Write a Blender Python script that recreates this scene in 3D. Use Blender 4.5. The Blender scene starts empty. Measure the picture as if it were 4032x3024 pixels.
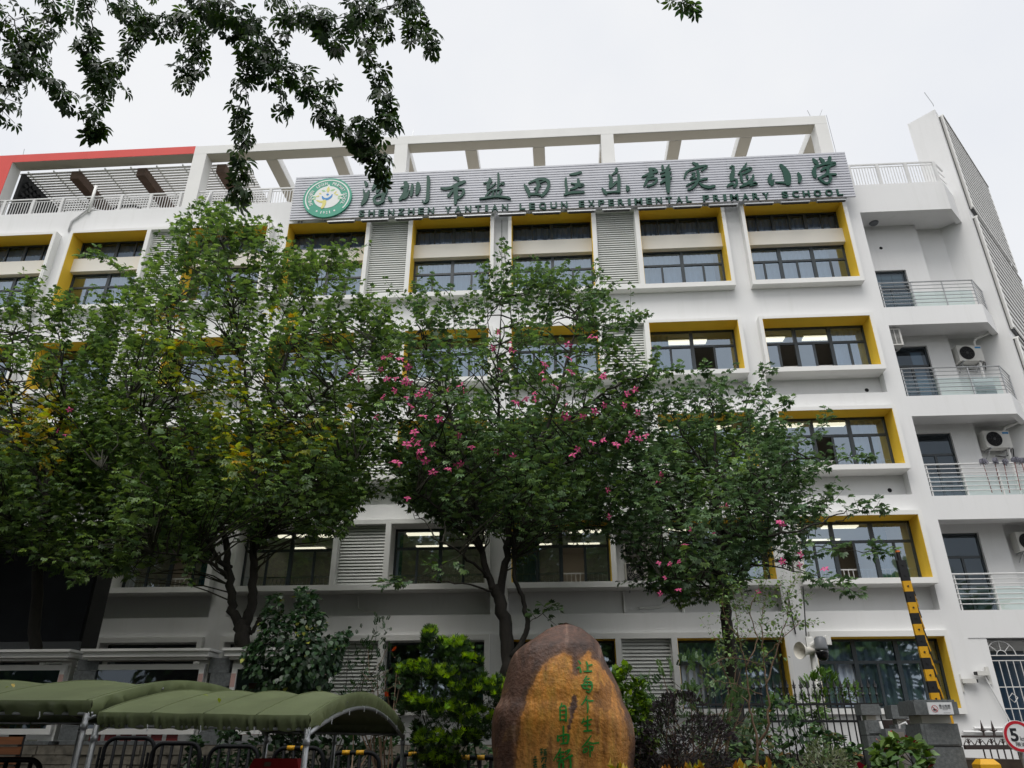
import bpy, bmesh, math, random
import numpy as np
from mathutils import Vector, Matrix
R = math.radians
rng = np.random.default_rng(7); random.seed(7)
sc = bpy.context.scene
C = sc.collection
# ------------------------------------------------------------ camera (origin = eye of the photographer, z=0 is eye height)
F_PX, PITCH, YAW = 2933.0, math.atan(0.4834), R(3.8)
cd = bpy.data.cameras.new('camera'); cam = bpy.data.objects.new('camera', cd); C.objects.link(cam)
cd.sensor_width = 36; cd.lens = 36 * F_PX / 4032; cd.clip_end = 2000; cd.clip_start = .05
cam.location = (0, 0, 0); cam.rotation_euler = (R(90) + PITCH, 0, YAW)
sc.camera = cam
sc.view_settings.view_transform = 'Standard'; sc.view_settings.look = 'None'
sc.view_settings.exposure = 0.30; sc.view_settings.gamma = 1.0
# ------------------------------------------------------------ overcast sky and soft sun
SUN_EL, SUN_AZ = R(58), R(200)
w = bpy.data.worlds.new('World'); sc.world = w; w.use_nodes = True
nt = w.node_tree; bg = nt.nodes['Background']
sky = nt.nodes.new('ShaderNodeTexSky'); sky.sky_type = 'NISHITA'; sky.sun_disc = False
sky.sun_elevation = SUN_EL; sky.sun_rotation = SUN_AZ; sky.dust_density = 4; sky.air_density = 1
mx = nt.nodes.new('ShaderNodeMix'); mx.data_type = 'RGBA'; mx.inputs[0].default_value = 0.9
mx.inputs[7].default_value = (8.75, 8.85, 9.05, 1)            # the bright even cloud layer
cn = nt.nodes.new('ShaderNodeTexNoise'); cn.inputs['Scale'].default_value = 3.2; cn.inputs['Detail'].default_value = 5   # faint cloud structure
ctc = nt.nodes.new('ShaderNodeTexCoord'); nt.links.new(ctc.outputs['Generated'], cn.inputs['Vector'])
ccr = nt.nodes.new('ShaderNodeValToRGB'); ccr.color_ramp.elements[0].position = .35; ccr.color_ramp.elements[1].position = .65
ccr.color_ramp.elements[0].color = (8.35, 8.55, 8.95, 1); ccr.color_ramp.elements[1].color = (9.05, 9.12, 9.25, 1); nt.links.new(cn.outputs['Fac'], ccr.inputs[0]); nt.links.new(ccr.outputs[0], mx.inputs[7])
nt.links.new(sky.outputs[0], mx.inputs[6]); nt.links.new(mx.outputs[2], bg.inputs[0])
geo = nt.nodes.new('ShaderNodeNewGeometry'); sep = nt.nodes.new('ShaderNodeSeparateXYZ'); mr = nt.nodes.new('ShaderNodeMapRange')   # overcast dome: brightest overhead
nt.links.new(geo.outputs['Normal'], sep.inputs[0]); ab = nt.nodes.new('ShaderNodeMath'); ab.operation = 'ABSOLUTE'; nt.links.new(sep.outputs[2], ab.inputs[0]); nt.links.new(ab.outputs[0], mr.inputs[0])
mr.inputs[1].default_value = .83; mr.inputs[2].default_value = 1.0; mr.inputs[3].default_value = .088; mr.inputs[4].default_value = .21
nt.links.new(mr.outputs[0], bg.inputs[1])
sl = bpy.data.lights.new('sun', 'SUN'); sl.energy = 1.5; sl.angle = R(35); sl.color = (1, .97, .93)
so = bpy.data.objects.new('sun', sl); C.objects.link(so)
sd = Vector((math.sin(SUN_AZ) * math.cos(SUN_EL), math.cos(SUN_AZ) * math.cos(SUN_EL), math.sin(SUN_EL)))
so.rotation_euler = (-sd).to_track_quat('-Z', 'Y').to_euler()
sc.cycles.max_bounces = 7; sc.cycles.diffuse_bounces = 3; sc.cycles.glossy_bounces = 3
sc.cycles.transparent_max_bounces = 10; sc.cycles.caustics_reflective = False; sc.cycles.caustics_refractive = False
sc.cycles.sample_clamp_indirect = 3

_ct, _st, _cy, _sy = math.cos(PITCH), math.sin(PITCH), math.cos(YAW), math.sin(YAW)
def at(x, y, D):
    """point seen at photo pixel (x, y) lying at distance D in front of the facade line"""
    a, c = x - 2016, 1512 - y
    fw = _ct * F_PX - _st * c; z = _st * F_PX + _ct * c
    X = -_sy * fw + _cy * a; Y = _cy * fw + _sy * a
    return Vector((X / Y * D, D, z / Y * D))
OV = 4032 / 2212
# ------------------------------------------------------------ materials
def lin(r, g, b):
    f = lambda c: (c / 255 / 12.92) if c <= 10.3 else ((c / 255 + .055) / 1.055) ** 2.4
    return (f(r), f(g), f(b), 1)
def mat(name, col, rough=.6, metal=0., noise=0., nscale=3., dark=None, spec=.5, bump=0., bscale=40., stretch=None, streak=0.):
    m = bpy.data.materials.new(name); m.use_nodes = True
    n = m.node_tree; p = n.nodes['Principled BSDF']
    col = tuple(col) if len(col) == 4 else (*col, 1)
    p.inputs['Base Color'].default_value = col; p.inputs['Roughness'].default_value = rough
    p.inputs['Metallic'].default_value = metal; p.inputs['Specular IOR Level'].default_value = spec
    tc = n.nodes.new('ShaderNodeTexCoord')
    src = tc.outputs['Object']
    if stretch:
        mp = n.nodes.new('ShaderNodeMapping'); mp.inputs['Scale'].default_value = stretch
        n.links.new(src, mp.inputs[0]); src = mp.outputs[0]
    last = None
    if noise > 0:
        t = n.nodes.new('ShaderNodeTexNoise'); t.inputs['Scale'].default_value = nscale; t.inputs['Detail'].default_value = 6
        n.links.new(src, t.inputs['Vector'])
        cr = n.nodes.new('ShaderNodeValToRGB'); cr.color_ramp.elements[0].position = .35; cr.color_ramp.elements[1].position = .68
        d = dark or tuple(c * (1 - noise) for c in col[:3])
        cr.color_ramp.elements[0].color = (*d[:3], 1); cr.color_ramp.elements[1].color = col
        n.links.new(t.outputs['Fac'], cr.inputs[0]); last = cr.outputs[0]
    if streak > 0:                                            # rain streaks running down the paint
        mp = n.nodes.new('ShaderNodeMapping'); mp.inputs['Scale'].default_value = (1.1, 1.1, .10)
        n.links.new(tc.outputs['Object'], mp.inputs[0])
        t = n.nodes.new('ShaderNodeTexNoise'); t.inputs['Scale'].default_value = 2.2; t.inputs['Detail'].default_value = 8; t.inputs['Roughness'].default_value = .7
        n.links.new(mp.outputs[0], t.inputs['Vector'])
        cr = n.nodes.new('ShaderNodeValToRGB'); cr.color_ramp.elements[0].position = .52; cr.color_ramp.elements[1].position = .78
        cr.color_ramp.elements[0].color = (1, 1, 1, 1); cr.color_ramp.elements[1].color = (1 - streak, 1 - streak, 1 - streak * 1.15, 1)
        n.links.new(t.outputs['Fac'], cr.inputs[0])
        mm = n.nodes.new('ShaderNodeMix'); mm.data_type = 'RGBA'; mm.blend_type = 'MULTIPLY'; mm.inputs[0].default_value = 1
        mm.inputs[6].default_value = col
        if last: n.links.new(last, mm.inputs[6])
        n.links.new(cr.outputs[0], mm.inputs[7]); last = mm.outputs[2]
    if last: n.links.new(last, p.inputs['Base Color'])
    if bump > 0:
        t = n.nodes.new('ShaderNodeTexNoise'); t.inputs['Scale'].default_value = bscale; t.inputs['Detail'].default_value = 4
        n.links.new(src, t.inputs['Vector'])
        b = n.nodes.new('ShaderNodeBump'); b.inputs['Strength'].default_value = bump; b.inputs['Distance'].default_value = .02
        n.links.new(t.outputs['Fac'], b.inputs['Height']); n.links.new(b.outputs[0], p.inputs['Normal'])
    return m
def emit(name, col, s):
    m = bpy.data.materials.new(name); m.use_nodes = True; p = m.node_tree.nodes['Principled BSDF']
    p.inputs['Base Color'].default_value = (.8, .8, .8, 1)
    p.inputs['Emission Color'].default_value = (*col, 1); p.inputs['Emission Strength'].default_value = s
    return m
def glass_mat(name, tint, refl, rough=.02, body=(.1, .13, .17)):
    """window glass: clear, with a mirror coat that grows towards grazing"""
    m = bpy.data.materials.new(name); m.use_nodes = True; n = m.node_tree; n.nodes.clear()
    out = n.nodes.new('ShaderNodeOutputMaterial'); tr = n.nodes.new('ShaderNodeBsdfTransparent'); gl = n.nodes.new('ShaderNodeBsdfGlossy')
    tr.inputs[0].default_value = (*tint, 1); gl.inputs[0].default_value = (.74, .87, 1, 1); gl.inputs['Roughness'].default_value = rough
    fr = n.nodes.new('ShaderNodeFresnel'); fr.inputs[0].default_value = 1.5
    ma = n.nodes.new('ShaderNodeMath'); ma.operation = 'MULTIPLY_ADD'; ma.inputs[1].default_value = 1.0; ma.inputs[2].default_value = refl; ma.use_clamp = True
    mi = n.nodes.new('ShaderNodeMixShader')
    n.links.new(fr.outputs[0], ma.inputs[0]); n.links.new(ma.outputs[0], mi.inputs[0]); n.links.new(tr.outputs[0], mi.inputs[1]); n.links.new(gl.outputs[0], mi.inputs[2])
    n.links.new(mi.outputs[0], out.inputs[0]); return m
def leaf_mat(name, trans=.28, rough=.42, spec=.45):
    m = bpy.data.materials.new(name); m.use_nodes = True; n = m.node_tree; p = n.nodes['Principled BSDF']; out = n.nodes['Material Output']
    at_ = n.nodes.new('ShaderNodeAttribute'); at_.attribute_name = 'tint'
    n.links.new(at_.outputs['Color'], p.inputs['Base Color']); p.inputs['Roughness'].default_value = rough; p.inputs['Specular IOR Level'].default_value = spec
    tl = n.nodes.new('ShaderNodeBsdfTranslucent'); hs = n.nodes.new('ShaderNodeHueSaturation')
    hs.inputs['Hue'].default_value = .48; hs.inputs['Saturation'].default_value = 1.2; hs.inputs['Value'].default_value = 1.5
    n.links.new(at_.outputs['Color'], hs.inputs['Color']); n.links.new(hs.outputs[0], tl.inputs[0])
    mi = n.nodes.new('ShaderNodeMixShader'); mi.inputs[0].default_value = trans
    n.links.new(p.outputs[0], mi.inputs[1]); n.links.new(tl.outputs[0], mi.inputs[2]); n.links.new(mi.outputs[0], out.inputs[0]); return m
def attr_mat(name, rough, bump=0., bscale=10., noise=.5, nscale=8.):
    m = mat(name, (.5, .5, .5), rough, bump=bump, bscale=bscale); n = m.node_tree; p = n.nodes['Principled BSDF']
    a = n.nodes.new('ShaderNodeAttribute'); a.attribute_name = 'tint'
    t = n.nodes.new('ShaderNodeTexNoise'); t.inputs['Scale'].default_value = nscale; t.inputs['Detail'].default_value = 8; t.inputs['Roughness'].default_value = .65
    mp = n.nodes.new('ShaderNodeMapping'); mp.inputs['Scale'].default_value = (1.6, 1.6, .55); tc = n.nodes.new('ShaderNodeTexCoord')
    n.links.new(tc.outputs['Object'], mp.inputs[0]); n.links.new(mp.outputs[0], t.inputs['Vector'])
    cr = n.nodes.new('ShaderNodeValToRGB'); cr.color_ramp.elements[0].position = .3; cr.color_ramp.elements[1].position = .7
    cr.color_ramp.elements[0].color = (1 - noise,) * 3 + (1,); cr.color_ramp.elements[1].color = (1.15, 1.15, 1.15, 1)
    n.links.new(t.outputs['Fac'], cr.inputs[0])
    mm = n.nodes.new('ShaderNodeMix'); mm.data_type = 'RGBA'; mm.blend_type = 'MULTIPLY'; mm.inputs[0].default_value = 1
    n.links.new(a.outputs['Color'], mm.inputs[6]); n.links.new(cr.outputs[0], mm.inputs[7]); n.links.new(mm.outputs[2], p.inputs['Base Color'])
    return m
M = dict(
    white=mat('white_wall_paint', (.80, .80, .795), .75, noise=.05, nscale=.35, streak=.08, bump=.05, bscale=60),
    frame_white=mat('white_surround_paint', (.84, .835, .81), .7, noise=.05, nscale=.9, streak=.03),
    beige=mat('beige_soffit', (.52, .48, .40), .8), cream=mat('cream_paint', (.80, .77, .70), .75, noise=.05, nscale=.8),
    yellow=mat('yellow_reveal_paint', (.94, .62, .05), .7, noise=.06, nscale=1.2, streak=.08),
    red=mat('red_paint', (.74, .075, .06), .65, noise=.08, nscale=.8, streak=.06),
    alu=mat('dark_window_frame', (.028, .038, .045), .38, spec=.5),
    louver=mat('grey_louver', (.66, .67, .64), .5, noise=.06, nscale=2),
    sign_slat=mat('sign_slat_aluminium', (.61, .62, .67), .42, noise=.06, nscale=1.5, streak=.08),
    dkgreen=mat('sign_letter_green', (.009, .068, .046), .5, spec=.3),
    emb_green=mat('emblem_green', (.02, .33, .21), .5, noise=.1, nscale=4), emb_white=mat('emblem_white', (.78, .80, .78), .5),
    emb_blue=mat('emblem_blue', (.01, .22, .55), .5), emb_yel=mat('emblem_yellow', (.72, .66, .18), .5), emb_lgreen=mat('emblem_leaf_green', (.36, .62, .30), .5),
    glass=glass_mat('window_glass', (.70, .80, .86), .26), uglass=glass_mat('upper_glass', (.78, .84, .90), .04), dglass=glass_mat('door_glass', (.5, .6, .66), .03), bglass=glass_mat('balcony_glass', (.80, .90, .86), .06),
    room=mat('room_wall', (.42, .41, .38), .85), ceil=mat('room_ceiling', (.5, .49, .47), .85),
    curtain=mat('pale_blue_curtain', (.56, .64, .75), .85), pane_grey=mat('upper_pane_grey', (.24, .28, .35), .85), bcurtain=mat('blue_curtain', (.10, .27, .42), .85),
    lamp=emit('lit_ceiling_panel', (1, .84, .60), 1.5),
    rail=mat('railing_paint', (.72, .72, .71), .5, noise=.1, nscale=4), steel=mat('galvanised_steel', (.45, .46, .47), .42, metal=.7, noise=.15, nscale=14),
    dark=mat('dark_metal', (.012, .013, .015), .5), black=mat('black_plastic', (.008, .009, .011), .65, noise=.3, nscale=5, spec=.25),
    screen=mat('screen_face', (.035, .038, .048), .6, noise=.2, nscale=2, spec=.2), screen_case=mat('screen_casing', (.035, .035, .036), .6, noise=.15, nscale=3),
    brown=mat('brown_timber', (.16, .10, .07), .7, noise=.3, nscale=4),
    bark=mat('tree_bark', (.032, .027, .021), .85, noise=.5, nscale=9, bump=.5, bscale=26, stretch=(1, 1, .35)),
    twig=mat('twig_bark', (.035, .034, .022), .8), tan_bark=mat('tan_bark', (.25, .16, .10), .7, noise=.35, nscale=12, stretch=(1, 1, .3)),
    leaf=leaf_mat('leaf'), gloss_leaf=leaf_mat('glossy_leaf', .14, .36, .4), petal=leaf_mat('petal', .35, .5, .3),
    canvas=mat('green_canvas', (.225, .265, .125), .42, noise=.22, nscale=2.2, bump=.12, bscale=9),
    granite=mat('grey_granite', (.17, .185, .19), .75, noise=.35, nscale=22, bump=.25, bscale=70), stone=mat('rough_stone', (.22, .20, .16), .85, noise=.5, nscale=6, bump=.6, bscale=14),
    soil=mat('soil', (.055, .04, .028), .95, noise=.5, nscale=7), pave=mat('paving', (.13, .125, .12), .85, noise=.3, nscale=3), asph=mat('asphalt', (.05, .05, .052), .9, noise=.3, nscale=18),
    ac=mat('ac_casing', (.70, .69, .65), .5, noise=.12, nscale=3, streak=.12), ac_old=mat('old_ac_casing', (.42, .40, .35), .6, noise=.3, nscale=4), 
    yb=mat('barrier_yellow', (.80, .42, .012), .45, noise=.12, nscale=5), kblk=mat('barrier_black', (.012, .012, .014), .45),
    wood=mat('bench_wood', (.33, .12, .04), .55, noise=.35, nscale=8, stretch=(.3, 3, 3)),
    poster_dark=mat('poster_grey', (.06, .07, .065), .3, noise=.2, nscale=3), poster_red=mat('poster_red', (.13, .008, .012), .3, noise=.25, nscale=2), poster_pale=mat('poster_pale', (.35, .34, .3), .35),
    pink=mat('pink_trim', (.62, .40, .36), .6), sred=mat('sign_red', (.55, .012, .03), .4), swhite=mat('sign_white', (.82, .83, .85), .4), ink=mat('sign_ink', (.012, .012, .02), .5),
    moss=mat('mop_grey', (.20, .20, .24), .95), rust=mat('mop_pole_red', (.22, .05, .04), .6), carve=mat('carved_green', (.012, .26, .03), .5), carve_dark=mat('carved_dark_green', (.02, .10, .03), .6),
    wrought=mat('wrought_iron_brown', (.045, .03, .027), .5, noise=.2, nscale=6), redp=mat('red_plastic', (.28, .008, .012), .5), bluet=mat('blue_label', (.01, .22, .5), .5), hole=mat('hole_black', (.004, .004, .005), .9),
    orange=mat('orange_tip', (.8, .2, .03), .5), tile=mat('white_tile', (.7, .72, .72), .3, noise=.06, nscale=2), camgrey=mat('camera_grey', (.17, .18, .195), .45), hose=mat('white_hose', (.6, .6, .6), .5),
)
# ------------------------------------------------------------ mesh and object helpers
ORG = {}
class MB:
    def __init__(s): s.v = []; s.f = []; s.m = []
    def face(s, pts, m=0):
        b = len(s.v); s.v += [tuple(p) for p in pts]; s.f.append(tuple(range(b, b + len(pts)))); s.m.append(m)
    def box(s, x0, x1, y0, y1, z0, z1, m=0):
        s.hexa([(x0, y0), (x1, y0), (x1, y1), (x0, y1)], z0, z1, m)
    def hexa(s, plan, z0, z1, m=0):                            # prism on a plan polygon (counter-clockwise from above)
        n = len(plan); b = len(s.v)
        s.v += [(p[0], p[1], z0) for p in plan] + [(p[0], p[1], z1) for p in plan]
        s.f.append(tuple(range(b + n - 1, b - 1, -1))); s.f.append(tuple(range(b + n, b + 2 * n)))
        for i in range(n): j = (i + 1) % n; s.f.append((b + i, b + j, b + n + j, b + n + i))
        s.m += [m] * (n + 2)
    def bar(s, a, c, wx, wz, m=0, up=(0, 0, 1)):               # square bar from a to c
        a, c = Vector(a), Vector(c); d = (c - a).normalized(); u = Vector(up)
        if abs(d.dot(u)) > .95: u = Vector((0, 1, 0))
        r = d.cross(u).normalized(); u = r.cross(d)
        b = len(s.v); q = [(-wx, -wz), (wx, -wz), (wx, wz), (-wx, wz)]
        for p in (a, c): s.v += [tuple(p + r * i / 2 + u * j / 2) for i, j in q]
        s.f += [(b + 3, b + 2, b + 1, b), (b + 4, b + 5, b + 6, b + 7)] + [(b + i, b + (i + 1) % 4, b + 4 + (i + 1) % 4, b + 4 + i) for i in range(4)]
        s.m += [m] * 6
    def tube(s, path, r, n=6, m=0, caps=True):
        path = [Vector(p) for p in path]; k = len(path); rs = r if hasattr(r, '__len__') else [r] * k
        b = len(s.v); ref = None
        for i, p in enumerate(path):
            d = (path[min(i + 1, k - 1)] - path[max(i - 1, 0)])
            d = d.normalized() if d.length > 1e-9 else Vector((0, 0, 1))
            if ref is None: ref = d.orthogonal().normalized()
            ref = (ref - d * ref.dot(d)); ref = ref.normalized() if ref.length > 1e-6 else d.orthogonal().normalized()
            bi = d.cross(ref)
            for j in range(n):
                t = 2 * math.pi * j / n; s.v.append(tuple(p + (ref * math.cos(t) + bi * math.sin(t)) * rs[i]))
        for i in range(k - 1):
            for j in range(n):
                s.f.append((b + i * n + j, b + i * n + (j + 1) % n, b + (i + 1) * n + (j + 1) % n, b + (i + 1) * n + j)); s.m.append(m)
        if caps:
            s.f.append(tuple(b + j for j in range(n - 1, -1, -1))); s.f.append(tuple(b + (k - 1) * n + j for j in range(n))); s.m += [m, m]
    def disc(s, c, r, t, axis='y', n=32, m=0, rz=None):         # a disc with thickness t along +axis
        pts = [(math.cos(2 * math.pi * i / n) * r, math.sin(2 * math.pi * i / n) * (rz or r)) for i in range(n)]
        s.slab(pts, c, t, axis, m)
    def slab(s, pts, c, t, axis='y', m=0):                      # flat outline in the x-z plane, pushed back along y
        b = len(s.v); n = len(pts)
        for d in (0, t): s.v += [(c[0] + p[0], c[1] + d, c[2] + p[1]) for p in pts]
        s.f.append(tuple(range(b, b + n))); s.f.append(tuple(range(b + 2 * n - 1, b + n - 1, -1)))
        for i in range(n): j = (i + 1) % n; s.f.append((b + i, b + n + i, b + n + j, b + j))
        s.m += [m] * (n + 2)
    def build(s, name, mats, parent=None, smooth=False, org=None):
        if not isinstance(mats, (list, tuple)): mats = [mats]
        o0 = org if org is not None else (ORG[parent.name] if parent else Vector((0, 0, 0)))
        me = bpy.data.meshes.new(name); me.from_pydata([(v[0] - o0[0], v[1] - o0[1], v[2] - o0[2]) for v in s.v], [], s.f)
        for m in mats: me.materials.append(m)
        if len(mats) > 1: me.polygons.foreach_set('material_index', s.m)
        if smooth: me.polygons.foreach_set('use_smooth', [True] * len(s.f))
        me.update()
        o = bpy.data.objects.new(name, me); C.objects.link(o)
        if parent: o.parent = parent
        elif org is not None: o.location = org
        ORG[o.name] = Vector(o0); return o
def tag(o, label=None, cat=None, group=None, kind=None):
    if label: o['label'] = label
    if cat: o['category'] = cat
    if group: o['group'] = group
    if kind: o['kind'] = kind
    return o
def empty(name, loc, label, cat, group=None, rz=0):
    o = bpy.data.objects.new(name, None); C.objects.link(o); o.location = loc; o.rotation_euler[2] = rz; o.empty_display_size = .2
    ORG[o.name] = Vector(loc) if not rz else Vector(loc); return tag(o, label, cat, group)
def local(name, label, cat, group=None):
    """an Empty whose parts are modelled round (0,0,0) and which is moved into place afterwards"""
    o = empty(name, (0, 0, 0), label, cat, group); return o
def copy_tree(o, loc=None, rz=None, label=None, parent=None):
    c = o.copy(); C.objects.link(c); c.parent = parent; ORG[c.name] = ORG.get(o.name, Vector())
    if loc is not None: c.location = loc
    if rz is not None: c.rotation_euler[2] = rz
    if label: c['label'] = label
    for ch in list(o.children): copy_tree(ch, parent=c)
    return c
def stroke(mb, pts, y, t, m=0, depth=None):
    """brush stroke [(x, z, width)...] as a flat raised shape at y; depth(x,z) lays it on a curved face"""
    P = []
    for i in range(len(pts) - 1):                               # smooth a little (Catmull-Rom)
        p0, p1, p2, p3 = [np.array(pts[min(max(j, 0), len(pts) - 1)], float) for j in (i - 1, i, i + 1, i + 2)]
        for u in np.linspace(0, 1, 5)[:-1]:
            P.append(.5 * ((2 * p1) + (-p0 + p2) * u + (2 * p0 - 5 * p1 + 4 * p2 - p3) * u * u + (-p0 + 3 * p1 - 3 * p2 + p3) * u ** 3))
    P.append(np.array(pts[-1], float)); L, Rr = [], []
    n = len(P)
    d0 = P[1][:2] - P[0][:2]; d0 /= np.linalg.norm(d0) + 1e-9; d1 = P[-1][:2] - P[-2][:2]; d1 /= np.linalg.norm(d1) + 1e-9
    st = P[0].copy(); st[:2] -= d0 * st[2] * .42; st[2] *= .45; en = P[-1].copy(); en[:2] += d1 * en[2] * .42; en[2] *= .45
    P = [st] + P + [en]; n = len(P)
    for i in range(n):
        d = P[min(i + 1, n - 1)][:2] - P[max(i - 1, 0)][:2]; d /= np.linalg.norm(d) + 1e-9
        nn = np.array((-d[1], d[0])) * max(P[i][2], 1e-4) / 2
        L.append(P[i][:2] + nn); Rr.append(P[i][:2] - nn)
    b = len(mb.v)
    for i in range(n):
        for q in (L[i], Rr[i]):
            yy = depth(q[0], q[1]) if depth else y
            mb.v.append((q[0], yy + (y if depth else 0), q[1])); mb.v.append((q[0], yy + (y if depth else 0) + t, q[1]))
    for i in range(n - 1):
        a = b + 4 * i; c = a + 4
        mb.f += [(a, c, c + 2, a + 2), (a + 1, a + 3, c + 3, c + 1), (a, a + 1, c + 1, c), (a + 2, c + 2, c + 3, a + 3)]; mb.m += [m] * 4
    mb.f += [(b, b + 2, b + 3, b + 1), (b + 4 * n - 4, b + 4 * n - 3, b + 4 * n - 1, b + 4 * n - 2)]; mb.m += [m, m]
def text_mb(mb, body, x, z, h, y, t, m=0, width=None, font_off=0., ang=0., centre=False, bold=.0):
    """lettering as raised mesh: cap height h, left edge x (or centred), baseline z, fitted to width"""
    cu = bpy.data.curves.new('lettering', 'FONT'); cu.body = body; cu.size = 1; cu.resolution_u = 3; cu.offset = bold
    o = bpy.data.objects.new('lettering', cu); C.objects.link(o)
    dg = bpy.context.evaluated_depsgraph_get(); me = bpy.data.meshes.new_from_object(o.evaluated_get(dg))
    V = np.array([v.co[:] for v in me.vertices]); Fs = [tuple(p.vertices) for p in me.polygons]
    E = {}
    for f in Fs:
        for i in range(len(f)): k = (f[i], f[(i + 1) % len(f)]); E[k] = 1
    bpy.data.objects.remove(o); bpy.data.curves.remove(cu); bpy.data.meshes.remove(me)
    V[:, 0] -= V[:, 0].min(); hh = V[:, 1].max() - min(V[:, 1].min(), 0) if not body.isascii() else .73
    if not body.isascii(): V[:, 1] -= V[:, 1].min()
    s = h / hh; sx = s if width is None else width / V[:, 0].max()
    X = V[:, 0] * sx; Z = V[:, 1] * s
    if centre: X = X - X.max() / 2
    ca, sa = math.cos(ang), math.sin(ang)
    b = len(mb.v); n = len(V)
    for d in (0, t): mb.v += [(x + X[i] * ca - Z[i] * sa, y + d, z + X[i] * sa + Z[i] * ca) for i in range(n)]
    for f in Fs: mb.f.append(tuple(b + i for i in f)); mb.m.append(m)
    if t:
        for (i, j) in E:
            if (j, i) not in E: mb.f.append((b + j, b + i, b + n + i, b + n + j)); mb.m.append(m)
# ============================================================ GROUND
G0, G1 = -1.45, -1.30
g = MB(); g.box(-900, 900, -900, 900, -1.9, G0 - .004); tag(g.build('ground', M['asph']), kind='structure')
g = MB(); g.box(-60, 60, -9, 4.2, G0 - .3, G0); tag(g.build('road', M['asph']), kind='structure')
g = MB(); g.box(-60, 60, 4.2, 60, G0 - .3, G1); tag(g.build('pavement', M['pave']), kind='structure')
g = MB(); g.box(-16, 8.2, 10.2, 24.55, G1 - .1, -.95); g.box(-16, 8.2, 15.6, 24.5, -.94, -.25); tag(g.build('planting_bed', M['soil']), kind='structure')
# ============================================================ SCHOOL BUILDING
W, FR, WP = 25.0, 24.65, 25.40                                   # wall face, projecting surrounds, window plane
BX1 = 12.45
bld = empty('school_building', (0, 25, G1), 'white five-storey school with yellow window reveals and grey louvre panels', 'building')
FLO = {5: (16.10, 19.75, 15.90, 19.88, None), 4: (12.31, 14.36, 12.13, 14.48, 11.36), 3: (8.55, 10.58, 8.37, 10.72, 7.56),
       2: (4.75, 6.78, 4.57, 6.93, 3.80), 1: (.96, 3.0, .80, 3.17, None)}
BAYS = {'A': (-30.1, -21.27, [(-29.96, -26.66), (-24.71, -21.41)], [(-26.50, -24.9)]), 'B': (-20.65, -11.80, [(-20.52, -17.22), (-15.27, -11.97)], [(-17.05, -15.45)]),
        'C': (-11.20, -2.38, [(-11.06, -7.72), (-5.77, -2.53)], [(-7.56, -5.95)]), 'D': (-1.80, 7.0, [(-1.66, 1.62), (3.55, 6.86)], [(1.79, 3.37)]), 'E': (7.64, 11.83, [(7.77, 11.69)], [])}
# --- outer wall
wl = MB()
edges = [-31.0] + [e for b in BAYS.values() for e in b[:2]] + [BX1]
for i in range(0, len(edges), 2): wl.box(edges[i], edges[i + 1], W, 25.5, G1, 20.0)
for k, (o0, o1, ops, lo) in BAYS.items():
    zs = [(19.88, 20.0), (14.48, 15.90), (10.72, 11.36), (6.93, 7.56), (3.17, 3.80), (G1, .80)]
    for z0, z1 in zs: wl.box(o0, o1, W, 25.5, z0, z1)
    for f in (4, 3, 2): wl.box(o0, o1, 25.40, 25.5, FLO[f][4], FLO[f][2])   # sunk spandrel panels
wl.box(-31, -11.2, W, 25.25, 20.0, 21.2); wl.box(-11.2, BX1, W, 25.25, 20.0, 20.76)
wl.box(12.25, BX1, 25.5, 40, G1, 20.76); wl.box(-31, -30.8, 25.5, 40, G1, 21.2); wl.box(-31, BX1, 39.8, 40, G1, 20.5)
wl.build('wall', M['white'], bld)
sl_ = MB()
for z in (20.3, 15.0, 11.2, 7.4, 3.6, -.15): sl_.box(-30.7, 12.2, 25.5, 39.7, z - .18, z)
sl_.build('floor_slab', M['ceil'], bld)
rw = MB(); rw.box(-30.7, 12.2, 31.5, 31.7, G1, 20.1)
for x in (-21.0, -11.5, -2.1, 7.3): rw.box(x - .1, x + .1, 25.5, 31.5, G1, 20.1)
rw.build('room_wall', M['room'], bld)
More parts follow.
